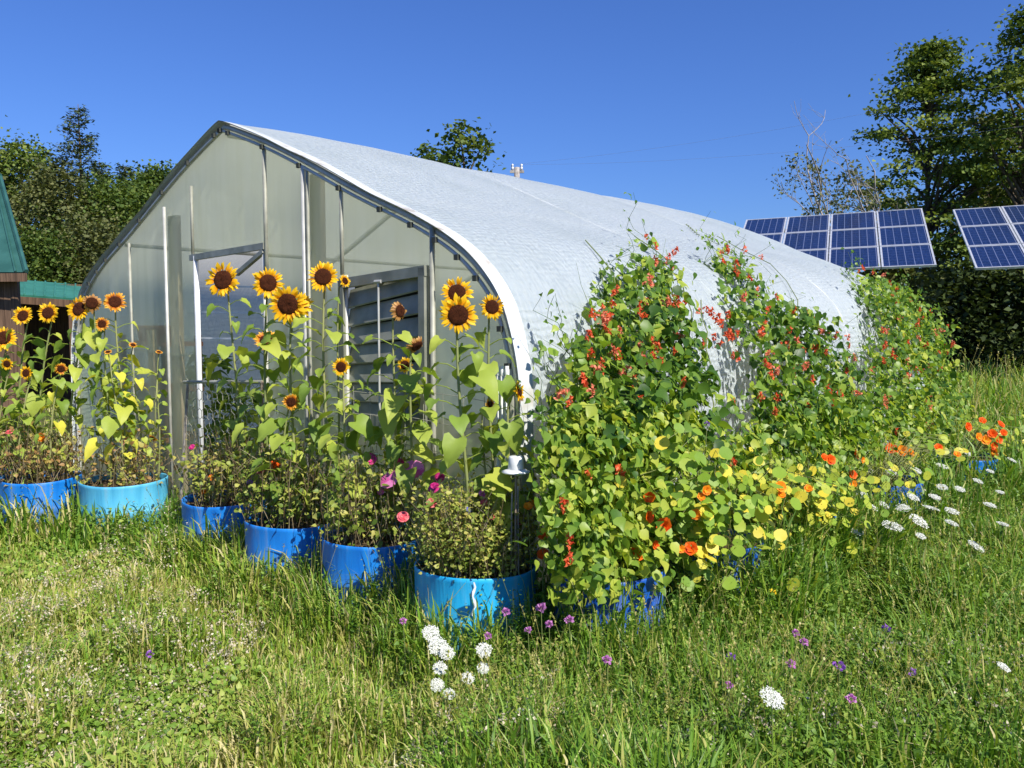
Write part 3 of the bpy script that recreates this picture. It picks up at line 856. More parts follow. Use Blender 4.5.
for t_, s_, h in ((5.75, .7, .9), (4.35, .8, 1.0), (3.9, 1.3, 1.1), (1.75, .5, .9), (.55, .5, 1.0), (1.2, .6, .8), (3.0, 1.6, .9), (5.2, 1.0, 1.3), (5.1, 1.9, 1.5), (4.4, 2.2, 1.2), (1.0, 1.2, 1.2), (1.1, 2.1, 1.4), (2.0, 2.6, 1.1)):
    p = W(t_, s_, 0)
    bushy('green crop plant blurred behind the clear front wall of the greenhouse', p[0], p[1], h, .34, 230, M['bean_leaf'], 'crop_plant', 'crop plants inside the greenhouse')

# ================================================================== BARREL PLANTERS
def barrel(cx, cy, r, mat, label, h=.43, name='barrel_planter', group='blue half barrel planters'):
    o = thing(name, label, 'planter', (cx, cy, 0), random.random() * 6, group)
    R0 = r
    prof = [(R0 * .93, -.03), (R0 * .955, .03), (R0 * .985, .10), (R0 * .99, .185), (R0 * 1.005, .195), (R0 * 1.015, .205), (R0 * 1.015, .22), (R0 * 1.003, .235), (R0 * .993, .245),
            (R0, .33), (R0, h - .03), (R0 * 1.008, h - .02), (R0 * 1.008, h - .004), (R0, h), (R0 * .978, h), (R0 * .97, h - .008), (R0 * .968, h - .08), (R0 * .968, h - .14)]
    m = MB(); m.lathe(prof, seg=56)
    V = m.v[0]
    a = np.arctan2(V[:, 1], V[:, 0])
    ph = random.random() * 6
    kk = 1 + .012 * np.sin(2 * a + ph) + .005 * np.sin(5 * a + ph * 2)
    V[:, 0] *= kk; V[:, 1] *= kk
    V[:, 2] += .006 * np.sin(2 * a + ph * 3) * (V[:, 2] > h - .04)
    m.build('tub', mat, o, True)
    m = MB()
    ri = np.linspace(.001, R0 * .966, 8)
    m.lathe([(x, h - .05 + .02 * math.cos(x / R0 * 1.5)) for x in ri], seg=28)
    V = m.v[0]; V[:, 2] += rng.normal(size=len(V)) * .008
    m.build('soil', M['soil'], o, True)
    return o
B = {}
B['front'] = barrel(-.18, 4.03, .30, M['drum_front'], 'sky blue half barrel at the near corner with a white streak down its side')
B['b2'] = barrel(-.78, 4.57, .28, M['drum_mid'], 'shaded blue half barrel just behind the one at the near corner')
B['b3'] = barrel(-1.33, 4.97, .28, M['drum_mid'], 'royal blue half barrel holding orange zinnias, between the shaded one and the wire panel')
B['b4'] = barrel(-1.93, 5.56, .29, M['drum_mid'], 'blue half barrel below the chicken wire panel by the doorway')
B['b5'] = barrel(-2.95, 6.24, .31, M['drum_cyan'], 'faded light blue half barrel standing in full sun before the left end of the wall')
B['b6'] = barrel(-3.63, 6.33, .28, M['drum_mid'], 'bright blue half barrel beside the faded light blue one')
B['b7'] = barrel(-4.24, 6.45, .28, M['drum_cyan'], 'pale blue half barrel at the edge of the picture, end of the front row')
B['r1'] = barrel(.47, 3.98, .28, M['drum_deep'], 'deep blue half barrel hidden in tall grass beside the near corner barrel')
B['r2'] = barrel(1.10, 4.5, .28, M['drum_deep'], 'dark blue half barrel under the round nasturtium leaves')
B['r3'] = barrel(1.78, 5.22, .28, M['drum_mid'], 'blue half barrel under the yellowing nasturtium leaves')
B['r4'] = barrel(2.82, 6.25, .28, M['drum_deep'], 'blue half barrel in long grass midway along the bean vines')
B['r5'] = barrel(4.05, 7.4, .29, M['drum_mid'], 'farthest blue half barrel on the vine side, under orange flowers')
p_in = W(2.02, .62, 0)
B['in'] = barrel(p_in[0], p_in[1], .27, M['drum_cyan'], 'blue barrel standing inside the open doorway behind the chicken wire', .62, 'barrel')
# white drip on the near barrel
m = MB()
bx, by = B['front'].location[0], B['front'].location[1]
rz = B['front'].rotation_euler[2]
a0 = math.atan2(-1, 0.02) - rz
zz = np.linspace(.425, .25, 9)
ww = [.003, .004, .007, .003, .006, .008, .004, .006, .002]
V = []
for k, z in enumerate(zz):
    for sgn in (-1, 1):
        a = a0 + (sgn * ww[k] + .006 * math.sin(k * 1.7)) / .30
        rr = .3085 if z > .26 else .311
        V.append((rr * math.cos(a) * 1.012, rr * math.sin(a) * 1.012, z))
m.add(V, [(2 * k, 2 * k + 1, 2 * k + 3, 2 * k + 2) for k in range(8)])
m.build('paint_drip', M['pvc'], B['front'])

# ================================================================== SUNFLOWERS
def sunflower(label, head, base, size, face=None, kind='n', name='sunflower', nleaf=10, extra=None, lsz=1.0, yellow=0.0, side=None, seed=0):
    r = np.random.default_rng(seed + 100)
    base = np.array(base, float); head = np.array(head, float)
    o = thing(name, label, 'sunflower', base)
    hv = head - base
    if face is None:
        face = np.array([.10 + r.normal() * .22, -1, .08 + r.normal() * .16])
    face = np.array(face, float) + r.normal(size=3) * np.array([.12, 0, .12]); face /= np.linalg.norm(face)
    end = hv - face * size * .10
    # stem: rises nearly straight with a soft sway, then hooks to the back of the head
    k = np.linspace(0, 1, 12)
    sway = np.stack([np.sin(k * 3.1 + r.random() * 3) * .018, np.sin(k * 2.5 + r.random() * 3) * .018, 0 * k], 1) * (k * (1 - k) * 4)[:, None]
    back = end - face * .05 - np.array([0, 0, .03])
    P = back[None] * k[:, None] ** np.array([1.25, 1.25, 1.0])[None] + sway
    P = np.vstack([P, end])
    R = np.concatenate([np.linspace(.0095, .0055, 12), [.0065]]) * (.6 + .5 * min(1, size / .09))
    st = MB(); st.tube(P, R, 7, .35 + .5 * r.random()); so = st.build('stem', M['stem'], o, True)
    fo = MB()
    az = r.random() * 6.28
    nleaf = int(nleaf * 2.7)
    for q in range(nleaf):
        f = .24 + .70 * (q + .4 * r.random()) / nleaf
        p = np.array([np.interp(f, k, P[:12, c]) for c in range(3)])
        az += 2.4 + r.normal() * .35
        d = np.array([math.cos(az), math.sin(az), .35])
        pl = (.07 + .10 * r.random()) * lsz * (1.15 - .5 * f)
        tip = p + d * pl
        sz = lsz * (.055 + .095 * r.random() ** 1.5) * (1.1 - .45 * abs(f - .55) - .25 * (f > .85))
        fo.tube([p, p + d * pl * .55 + np.array([0, 0, .01]), tip], [.003, .0025, .002], 4, .6, False)
        dr = -(.05 + .85 * r.random())
        tv = np.array([math.cos(az + r.normal() * .3), math.sin(az + r.normal() * .3), dr])
        nv = np.array([math.cos(az) * -dr * .8, math.sin(az) * -dr * .8 - .15, 1.0]) + r.normal(size=3) * .25
        v = .2 + .62 * r.random() + (.4 if r.random() < yellow * (1.2 - f) else 0)
        fo.scatter(HEARTS[r.integers(4)], frame(nv[None], tv[None]), tip[None], np.array([sz]), np.array([min(v, 1)]))
    fo.build('foliage', M['sf_leaf'], o, True)
    hs = HEADS_RUST if kind == 'r' else HEADS_WILT if kind == 'w' else HEADS
    def put(hp, fc, sz):
        a, d, g_ = hs[r.integers(len(hs))]
        h = inst('flower_head', a, o, hp, face_quat(fc, r.random() * 6), sz)
        inst('seed_disc', d, h); inst('sepals', g_, h)
        return h
    put(hv, face, size)
    for (p, s2, f2) in (extra or []):
        e = np.array(p) - base
        stx = MB(); stx.tube([np.array([np.interp(.86, k, P[:12, c]) for c in range(3)]), (e + back) / 2 - np.array([0, 0, .03]), e - np.array(f2) * .02], .004, 5, .6); stx.build('side_stem', M['stem'], o)
        put(e, f2, s2)
    return o
bc = lambda k, dx=0., dy=0.: (B[k].location[0] + dx, B[k].location[1] + dy, .39)
def hd(px, py, base, off=0.0):
    return at_depth(px, py, base[1] + off)
SF = []
def sf(label, px, py, dpx, b, face=None, kind='n', off=0.0, **kw):
    h = hd(px, py, b, off)
    size = dpx / 2 / F * h[1] * 1.04
    SF.append(sunflower(label, h, b, size, face, kind, seed=len(SF) * 7, **kw))
    return h
fr = lambda px, py, Y: at_depth(px, py, Y)
# group over the middle of the front row
sf('big open sunflower in front of the doorway, tallest over the chicken wire', 223, 280, 34, bc('b4', .1, 0), (.0, -1, .05), nleaf=8)
sf('sunflower turned slightly aside, just right of the doorway diagonal brace', 268, 283, 30, bc('b3', -.17, .05), (.35, -1, .1), nleaf=8)
b = bc('b3', .02, -.02)
sf('broad double headed sunflower overlapping another head before the galvanised post', 288, 304, 37, b, (.05, -1, .05), nleaf=9, extra=[(fr(300, 304, b[1] + .06), .075, (.5, -1, .1))])
sf('sunflower standing against the brown inner board, above a small half open head', 323, 277, 30, bc('b3', .2, .02), (.1, -1, .15), nleaf=9)
sf('small sunflower half opened, facing sideways before the thin dark post', 345, 281, 13, bc('b3', .24, .1), (.8, -.6, .3), nleaf=5, lsz=.7)
sf('low rust rimmed sunflower below the big heads, tilted upward', 267, 341, 25, bc('b4', .22, -.05), (.2, -.75, .6), 'r', nleaf=8)
sf('small round golden sunflower below the louver window corner', 341, 367, 18, bc('b2', -.1, 0), (.05, -1, .05), nleaf=9)
sf('small browning sunflower low among leaves in the middle of the front row', 291, 402, 17, bc('b3', -.05, -.08), (.3, -1, -.1), 'r', nleaf=6)
sf('withered brown sunflower bowed before the louver slats', 400, 311, 22, bc('b2', .1, .05), (.7, -.5, .2), 'w', nleaf=8)
sf('dark dried sunflower hanging downward below the withered one', 417, 346, 22, bc('b2', .2, -.05), (.5, -.4, -.6), 'w', nleaf=8)
sf('small yellow sunflower beneath the dried head at the louver window', 405, 365, 16, bc('b2', .16, .08), (.0, -1, .1), nleaf=7)
b = bc('front', -.03, -.02)
sf('largest sunflower, two heads stacked one above the other on a pale stem', 458, 315, 37, b, (.0, -1, .02), nleaf=9, extra=[(fr(457, 293, b[1] + .05), .08, (.0, -1, .25))], lsz=1.1)
sf('sunflower beside the curved arch, facing the sun on a slim leaning stem', 492, 307, 25, bc('front', .1, .1), (.35, -1, .05), nleaf=8)
sf('sunflower seen edge on, touching the film edge above the white pipes', 519, 391, 22, bc('front', .17, .04), (1, -.35, .1), nleaf=7)
sf('small orange sunflower bud low beside the white pipes', 490, 404, 13, bc('front', .08, .12), (.8, -.6, .0), 'r', nleaf=5, lsz=.8)
# group over the barrels at the left end
sf('sunflower with a ragged yellow rim before the wooden barn wall', 23, 316, 20, bc('b7', .28, 0), (.0, -1, .1), nleaf=7)
sf('upright sunflower with yellow rim before the low green roof', 48, 313, 21, bc('b6', -.1, .05), (.05, -1, .1), nleaf=9)
sf('wide dark centred sunflower overlapping a withered neighbour', 79, 309, 25, bc('b6', .16, .05), (-.1, -1, .15), nleaf=9)
sf('withered sunflower behind the dark centred one', 92, 303, 20, bc('b5', -.12, .1), (.2, -1, .3), 'w', nleaf=7, yellow=.6)
sf('rust coloured sunflower highest at the left end, against the clear wall', 115, 302, 21, bc('b5', -.02, .06), (.3, -1, .2), 'r', nleaf=9, yellow=.6)
sf('small rust sunflower just below the highest one of the left end', 102, 324, 14, bc('b5', -.08, -.05), (.1, -1, .1), 'r', nleaf=8, yellow=.5)
sf('big yellow sunflower cut by the picture edge', 4, 338, 24, bc('b7', .1, 0), (.1, -1, .05), nleaf=7)
sf('small yellow sunflower low beside the picture edge', 7, 364, 12, bc('b7', .18, -.1), (.0, -1, .1), nleaf=6, lsz=.8)
sf('small golden sunflower low before the barn corner', 26, 373, 14, bc('b6', -.17, -.1), (.0, -1, .1), nleaf=7, lsz=.8)
sf('tiny sunflower in shade behind yellow leaves over the bright blue barrel', 61, 369, 12, bc('b6', .1, -.1), (.3, -1, .0), 'r', nleaf=7, lsz=.8, yellow=.8)
sf('leafy sunflower stalk with large yellow leaves over the faded barrel', 108, 352, 8, bc('b5', .05, -.1), (.1, -.5, .8), 'r', nleaf=8, yellow=1.0)
sf('slim sunflower stalk with small narrow leaves, in bud', 133, 345, 8, bc('b5', .14, .0), (.2, -.4, .8), 'r', nleaf=8, lsz=.55, yellow=.5)
sf('thin late sunflower stalk bearing an unopened top, nearest the galvanised post', 159, 352, 7, bc('b5', .24, .05), (.2, -.3, .8), 'r', nleaf=8, lsz=.5, extra=[(fr(153, 438, 6.2), .035, (-.3, -.6, -.6))])

# ================================================================== WILDFLOWERS IN THE BARRELS
def clump(label, key, w, h, n_st, n_lf, flowers, mat_leaf='weed_leaf', seed=0, name='wildflower_clump', bias=0.0, lf=(.02, .05)):
    r = np.random.default_rng(seed + 500)
    b_ = np.array([B[key].location[0], B[key].location[1], .39])
    o = thing(name, label, 'wildflowers', b_)
    st, fo = MB(), MB()
    for q in range(n_st):
        a = r.random() * 6.28; rr = math.sqrt(r.random()) * .275
        p0 = np.array([rr * math.cos(a), rr * math.sin(a), 0])
        hh = h * (.45 + .6 * r.random())
        p2 = p0 + np.array([r.normal() * w * .5, r.normal() * w * .5, hh])
        p1 = (p0 + p2) / 2 + r.normal(size=3) * .02
        st.tube([p0, p1, p2], [.0030, .0025, .0015], 3, r.random(), False)
        if r.random() < .5:
            for _ in range(2):
                f = .4 + .5 * r.random(); pm = p0 + (p2 - p0) * f
                st.tube([pm, pm + np.array([r.normal() * .05, r.normal() * .05, .05 + .04 * r.random()])], [.002, .001], 3, r.random(), False)
        nl = max(1, n_lf // n_st)
        f = .15 + .85 * r.random(nl)
        pos = p0 + (p2 - p0) * f[:, None] + r.normal(size=(nl, 3)) * .03
        fo.scatter(LEAFLET, frame(r.normal(size=(nl, 3)) * .6 + np.array([0, -.3, .8]), r.normal(size=(nl, 3))), pos, r.uniform(*lf, nl), np.clip(r.random(nl) * .75 + bias, 0, 1))
    st.build('stalks', M['dry'], o)
    fo.build('foliage', M[mat_leaf], o)
    for (px, py, dpx, kind, dy) in flowers:
        p = at_depth(px, py, b_[1] + dy) - b_
        s_ = dpx / 2 / F * (b_[1] + dy) * 1.1
        fs = MB(); fs.tube([(p[0] * .4, p[1] * .4, 0), p * np.array([.8, .8, .6]), p - np.array([0, 0, .01])], .0022, 4, .3, False); fs.build('flower_stem', M['stem'], o)
        inst('blossom', FL[kind], o, p, face_quat((r.normal() * .25, -.75, .55 + r.normal() * .3), r.random() * 6), s_)
    return o
clump('dense olive brown wildflowers with pink and blue blossoms filling the near corner barrel', 'front', .20, .43, 250, 7500,
      [(432, 503, 11, 'zinnia_rose', -.1), (467, 511, 8, 'blue', -.12), (450, 541, 5, 'violet', -.2), (434, 488, 12, 'zinnia_magenta', .05), (483, 494, 9, 'pinkball', -.1), (484, 503, 8, 'zinnia_rose', -.1),
       (403, 517, 12, 'zinnia_rose', -.1), (518, 522, 9, 'zinnia_rose', 0), (502, 479, 6, 'violet', 0), (492, 517, 7, 'zinnia_rose', -.1), (531, 505, 10, 'nast_amber', 0)], seed=1, lf=(.010, .032), bias=.06)
clump('dry stalks with large pink cosmos blossoms in the shaded barrel', 'b2', .20, .54, 110, 1000,
      [(390, 480, 20, 'cosmos', -.15), (413, 470, 22, 'cosmos', -.1), (370, 459, 13, 'zinnia_magenta', 0), (399, 463, 10, 'zinnia_magenta', .1), (440, 477, 10, 'zinnia_magenta', .0), (381, 492, 7, 'pinkball', -.1)], seed=2, bias=-.02)
clump('tangle of brown and green stalks with orange and rose zinnias in the middle barrel', 'b3', .18, .55, 110, 1300,
      [(272, 466, 15, 'zinnia_orange', .05), (260, 470, 10, 'zinnia_rose', .05), (250, 483, 8, 'violet', .0), (330, 482, 9, 'zinnia_orange', 0)], seed=3, bias=-.05)
clump('golden brown wildflowers before the chicken wire panel', 'b4', .18, .50, 90, 900,
      [(192, 447, 6, 'zinnia_magenta', 0), (204, 492, 6, 'nast_amber', -.1), (212, 478, 7, 'nast_amber', -.1)], seed=4, bias=.15)
clump('thin dry stalks rising from the faded light blue barrel', 'b5', .18, .40, 70, 500, [(126, 442, 7, 'zinnia_rose', 0)], seed=5, bias=.35)
clump('shaggy brown dry stalks in the bright blue barrel', 'b6', .2, .5, 140, 800, [(10, 432, 8, 'zinnia_rose', -.1), (42, 437, 9, 'nast_amber', -.1)], seed=6, bias=.45)
clump('brown dry stalks in the barrel at the picture edge', 'b7', .2, .5, 80, 350, [], seed=7, bias=.45)

# ================================================================== BEAN VINES
def lean_t(z):
    """where the vine curtain hangs: out over the barrels below, closing on the film above"""
    z = np.asarray(z, float)
    rt = np.interp(z, HALF[::-1, 1], HALF[::-1, 0])
    return rt - (.10 + .50 * (1 - sm(.4, 1.9, z)))
def on_curtain(px, py):
    r = ray(px, py)
    k = np.linspace(2.5, 13, 900)
    P = r[None] * k[:, None]; P[:, 2] += EYE
    q = P[:, :2] - CN
    t = q @ FD
    g_ = t - lean_t(np.clip(P[:, 2], 0, 3.05))
    ok = np.where((g_[1:] > 0) & (g_[:-1] <= 0))[0]
    i_ = ok[0] if len(ok) else np.argmin(np.abs(g_))
    return P[i_]
def inpoly(poly, x, y):
    c = np.zeros(len(x), bool)
    n = len(poly)
    for a in range(n):
        (x0, y0), (x1, y1) = poly[a], poly[(a + 1) % n]
        hit = ((y0 > y) != (y1 > y)) & (x < (x1 - x0) * (y - y0) / (y1 - y0 + 1e-12) + x0)
        c ^= hit
    return c
def vine(label, poly_px, n_clump, per, blossoms, stems, seed=0, lsz=(.034, .10), thick=.13, bright=0.0, name='bean_vine'):
    """outline measured on the curtain as (s, z); leaves fill its volume in clumps"""
    r = np.random.default_rng(seed + 900)
    poly = []
    for p in poly_px:
        q = on_curtain(*p); poly.append((ts(q)[1], q[2]))
    poly = np.array(poly)
    lo, hi = poly.min(0), poly.max(0)
    o = thing(name, label, 'climbing beans', W(-.6, float(poly[:, 0].mean()), .39))
    org = np.array(o.location)
    cs = []
    while len(cs) < n_clump:
        s_, z_ = r.uniform(lo[0], hi[0], 400), r.uniform(lo[1], hi[1], 400)
        ok = inpoly(poly, s_, z_)
        cs += list(zip(s_[ok], z_[ok]))
    cs = np.array(cs[:n_clump])
    n = n_clump * per
    s_ = np.repeat(cs[:, 0], per) + r.normal(size=n) * .07
    z_ = np.repeat(cs[:, 1], per) + r.normal(size=n) * .08
    ok = inpoly(poly, s_, z_) | (r.random(n) < .10)
    z_ = np.clip(z_, .25, 2.95)
    lay = np.repeat(r.normal(size=n_clump), per) * thick * .6 + r.normal(size=n) * thick * .5
    t_ = lean_t(z_) - np.abs(lay) * 1.2 + .04
    rt = np.interp(z_, HALF[::-1, 1], HALF[::-1, 0])
    t_ = np.minimum(t_, rt - .07)
    P = CN[None] + FD[None] * t_[:, None] + NV[None] * s_[:, None]
    pos = np.stack([P[:, 0], P[:, 1], z_], 1)[ok]
    n = len(pos)
    outw = np.array([-FD[0], -FD[1], 0.75])
    nr = outw + r.normal(size=(n, 3)) * .75
    tip = np.array([-FD[0] * .3, -FD[1] * .3, -.8]) + r.normal(size=(n, 3)) * .8
    va = np.clip(np.repeat(r.normal(size=n_clump) * .20, per)[ok] + .46 + bright + r.normal(size=n) * .17, .02, .98)
    fo = MB()
    sz = lsz[0] + (lsz[1] - lsz[0]) * r.random(n) ** 1.6
    fo.scatter(LEAFLET, frame(nr, tip), pos - org, np.stack([sz * 1.12, sz, sz], 1), va)
    fo3 = fo
    for (a, b_) in stems:
        A, Bq = on_curtain(*a), on_curtain(*b_)
        kk = np.linspace(0, 1, 14)
        zc = A[2] + (Bq[2] - A[2]) * kk
        sc_ = ts(A)[1] + (ts(Bq)[1] - ts(A)[1]) * kk + .012 * np.sin(kk * 40)
        tc_ = lean_t(zc) - .0 + .012 * np.cos(kk * 40)
        sx = MB(); sx.tube([W(tc_[i_], sc_[i_], zc[i_]) - org for i_ in range(14)], .004, 4, .2, False); sx.build('stem', M['stem'], o)
    for q in range(26):                                   # wispy runners leaving the outline, each with a few leaves
        s0, z0 = poly[r.integers(len(poly))]
        if z0 < .9: continue
        t0 = float(lean_t(min(z0, 2.9)))
        rt0 = float(np.interp(min(z0, 2.9), HALF[::-1, 1], HALF[::-1, 0]))
        L_ = .12 + .22 * r.random(); u_ = r.normal() * .6
        pts = []
        for f in np.linspace(-.3, 1, 6):
            zz = min(z0 + f * L_, 2.95); tt = min(t0 + .04 * r.normal(), float(np.interp(zz, HALF[::-1, 1], HALF[::-1, 0])) - .05)
            pts.append(W(tt, s0 + u_ * f * L_ + .01 * r.normal(), zz) - org)
        fo.tube(pts, np.linspace(.0028, .0012, 6), 3, .3, False)
        k_ = 7
        pp_ = np.array([pts[r.integers(1, 6)] for _ in range(k_)]) + r.normal(size=(k_, 3)) * .02
        fo3.scatter(LEAFLET, frame(outw + r.normal(size=(k_, 3)) * .6, np.array([0, 0, -.6]) + r.normal(size=(k_, 3)) * .8), pp_, r.uniform(.025, .055, k_), np.clip(.4 + r.normal(size=k_) * .2, 0, 1))
    for q in range(70):                                   # loose tendrils
        c_ = pos[r.integers(n)] - org
        d_ = np.array([-FD[0] * .05, -FD[1] * .05, .02]) + r.normal(size=3) * .05
        fo.tube([c_, c_ + d_, c_ + d_ * 1.6 + np.array([0, 0, .03 * r.normal()])], [.0016, .0012, .0008], 3, .5, False)
    fo.build('foliage', M['bean_leaf'], o)
    # blossoms
    k = 0
    extra = [(px + r.normal() * 9, py + abs(r.normal()) * 14) for (px, py) in blossoms for _ in range(1) if r.random() < .6][:max(0, 98 - len(blossoms))]
    for (px, py) in list(blossoms) + (extra if name == 'bean_vine' else []):
        p = on_curtain(px, py); t0, s0 = ts(p)
        q = W(t0 - .13, s0, p[2])
        inst('blossom_cluster', BEANS[r.integers(3)], o, q - org, face_quat((r.normal() * .3, r.normal() * .3, 1), r.random() * 6), .022 + .012 * r.random())
    return o
vine('tallest bean vine nearest the front arch, covered in red blossoms',
     [(548, 470), (545, 420), (560, 385), (566, 345), (585, 330), (592, 300), (604, 285), (606, 265), (622, 268), (630, 240), (636, 238), (643, 252), (658, 262), (664, 285), (676, 300), (674, 330), (684, 350), (694, 372), (700, 405), (696, 440), (640, 465)],
     250, 12, [(632, 238), (641, 247), (653, 258), (651, 262), (597, 291), (594, 304), (590, 318), (569, 335), (571, 353), (588, 330), (601, 331), (626, 307), (624, 302), (632, 284), (652, 300), (668, 300), (660, 301), (581, 365), (562, 376), (571, 389), (633, 340), (638, 346), (663, 380), (620, 398), (593, 349), (660, 252), (584, 310), (540, 391), (694, 313), (700, 318), (690, 310), (711, 315), (696, 337), (684, 343), (720, 333), (716, 355), (623, 358), (660, 335)],
     [((560, 590), (575, 340)), ((600, 595), (598, 268)), ((640, 595), (633, 236)), ((660, 595), (668, 280)), ((690, 560), (700, 300)), ((600, 560), (584, 240))], seed=1, bright=-.04)
vine('bean vine climbing highest on the roof film toward the solar panels',
     [(760, 440), (750, 400), (752, 370), (744, 345), (730, 330), (728, 300), (718, 278), (708, 262), (708, 246), (716, 238), (730, 252), (742, 262), (748, 285), (765, 300), (782, 300), (795, 312), (806, 322), (822, 350), (838, 356), (850, 372), (852, 400), (848, 450)],
     250, 11, [(714, 250), (732, 250), (748, 258), (735, 278), (727, 297), (761, 297), (778, 310), (748, 324), (773, 330), (751, 353), (804, 330), (790, 312), (781, 340), (800, 347), (820, 335), (833, 345), (745, 331), (763, 345), (790, 365), (758, 370), (830, 370), (795, 378), (812, 388), (775, 372), (742, 395), (840, 392), (765, 391), (722, 265), (706, 254), (787, 350)],
     [((745, 560), (716, 236)), ((765, 540), (765, 290)), ((790, 520), (800, 320)), ((830, 510), (845, 350)), ((700, 236), (686, 224))], seed=2, bright=-.02)
vine('bean vine at the far end of the greenhouse, pale with many red blossoms',
     [(868, 440), (866, 400), (866, 350), (868, 312), (852, 292), (848, 276), (860, 274), (878, 280), (905, 292), (925, 310), (938, 335), (946, 370), (950, 410), (944, 445)],
     420, 12, [(852, 268), (862, 272), (878, 283), (884, 290), (872, 275), (898, 300), (886, 318), (904, 325), (918, 312), (935, 326), (892, 360), (912, 345), (915, 365), (905, 338), (925, 352), (912, 398), (870, 345), (868, 360), (932, 345), (890, 335), (902, 368), (880, 350), (893, 375), (870, 398), (941, 343), (868, 330), (929, 330), (907, 310), (884, 302)],
     [((880, 470), (862, 276)), ((910, 465), (905, 300)), ((930, 460), (925, 320))], seed=3, bright=.05, lsz=(.035, .085))
# lower growth along the vine side, one plant per barrel
vine('low leafy bean plants spilling over the barrel beside the near corner',
     [(540, 560), (536, 480), (548, 430), (560, 400), (620, 400), (665, 400), (690, 420), (680, 480), (630, 580), (560, 600)], 420, 12,
     [(566, 470), (597, 467), (620, 345), (541, 500), (600, 475), (546, 535), (545, 553)], [((570, 600), (565, 440)), ((630, 600), (620, 420))], seed=4, lsz=(.034, .082), thick=.11, bright=.22, name='bean_plant')
vine('low leafy bean plants in the middle of the vine side, above yellow nasturtiums',
     [(668, 480), (690, 440), (735, 428), (800, 395), (850, 390), (858, 440), (850, 490), (780, 500), (720, 500)], 400, 11,
     [(715, 403), (756, 410), (790, 405), (815, 400), (712, 460), (838, 452)], [((740, 560), (735, 400)), ((800, 520), (800, 400))], seed=5, lsz=(.034, .078), thick=.11, bright=.12, name='bean_plant')
vine('low leafy bean plants below the far end vine',
     [(845, 480), (850, 400), (872, 390), (950, 395), (975, 430), (965, 460), (900, 480)], 300, 10,
     [(880, 430), (915, 425), (893, 450), (870, 405)], [((880, 480), (878, 400)), ((930, 470), (930, 400))], seed=6, lsz=(.034, .07), thick=.11, bright=.12, name='bean_plant')

# ================================================================== NASTURTIUMS
def nasturtium(label, ctr_px, key, spread, n, yellow, flowers, seed, depth=None, lf=(.04, .075), zmin=.12):
    r = np.random.default_rng(seed + 1500)
    Y0 = depth
    c = at_depth(ctr_px[0], ctr_px[1], Y0)
    o = thing('nasturtium', label, 'nasturtium', (c[0], c[1], 0))
    d = r.normal(size=(n, 3)) * np.array([spread[0], spread[1], spread[2]])
    pos = d + np.array([0, 0, c[2]])
    pos[:, 2] = np.clip(pos[:, 2], zmin, None)
    fo = MB()
    nr = np.array([.25, -.75, .75]) + r.normal(size=(n, 3)) * .4
    fo.scatter(ROUND, frame(nr, r.normal(size=(n, 3))), pos, r.uniform(*lf, n), np.clip(.15 + .45 * r.random(n) + (r.random(n) < yellow) * .45, 0, 1))
    fo.build('foliage', M['nast_leaf'], o)
    st = MB()
    root = np.array([B[key].location[0] - c[0], B[key].location[1] - c[1], .38])
    for q in range(min(n, 110)):
        p = pos[q]
        b0 = root + np.array([r.normal() * .08, r.normal() * .08, 0]); md = b0 * .45 + p * .55; md[2] = max(p[2], .46) + .04
        st.tube([b0, md, p], .0018, 3, .6, False)
    for (px, py, dpx, kind) in flowers:
        p = at_depth(px, py, Y0 - spread[1] * 1.5) - np.array(o.location)
        inst('blossom', FL[kind], o, p, face_quat((r.normal() * .3 + .1, -.9, .4 + r.normal() * .3), r.random() * 6), dpx / 2 / F * Y0 * 1.0)
        md = root * .4 + p * .6; md[2] = max(p[2], .46) + .03
        st.tube([root, md, p], .0018, 3, .6, False)
    st.build('stem', M['stem'], o)
    return o
nasturtium('lush nasturtium with round light green leaves and vivid orange red flowers', (692, 518), 'r2', (.17, .09, .15), 420, .25,
           [(649, 496, 13, 'nast_orange'), (648, 517, 13, 'nast_orange'), (665, 526, 17, 'nast_orange'), (637, 554, 17, 'nast_orange'), (655, 545, 10, 'nast_orange'), (691, 549, 15, 'nast_orange'), (696, 514, 12, 'nast_amber'), (681, 549, 9, 'nast_amber'), (706, 490, 11, 'nast_amber'), (701, 497, 9, 'nast_amber')], 1, 3.98, (.03, .078))
nasturtium('nasturtium with lemon yellow leaves over the barrel behind the orange red one', (790, 500), 'r3', (.20, .10, .09), 260, .8,
           [(780, 487, 12, 'nast_amber'), (781, 495, 9, 'nast_amber'), (808, 489, 9, 'nast_amber'), (830, 460, 11, 'nast_orange'), (824, 458, 9, 'nast_orange')], 2, 4.7, (.03, .065))
nasturtium('sprawling nasturtium with pale leaves halfway along the vine side', (868, 478), 'r4', (.22, .12, .06), 70, .55,
           [(852, 475, 10, 'nast_orange'), (873, 508, 8, 'nast_orange'), (862, 460, 7, 'nast_amber'), (853, 484, 8, 'nast_amber')], 3, 5.7, (.04, .07))
nasturtium('nasturtium trailing at the barrel below the far end vine, red and yellow', (905, 452), 'r4', (.30, .12, .07), 80, .8,
           [(891, 449, 12, 'nast_orange'), (902, 451, 12, 'nast_amber'), (910, 453, 9, 'nast_amber'), (938, 448, 9, 'nast_orange'), (957, 455, 8, 'nast_amber')], 4, 6.6, (.045, .075))
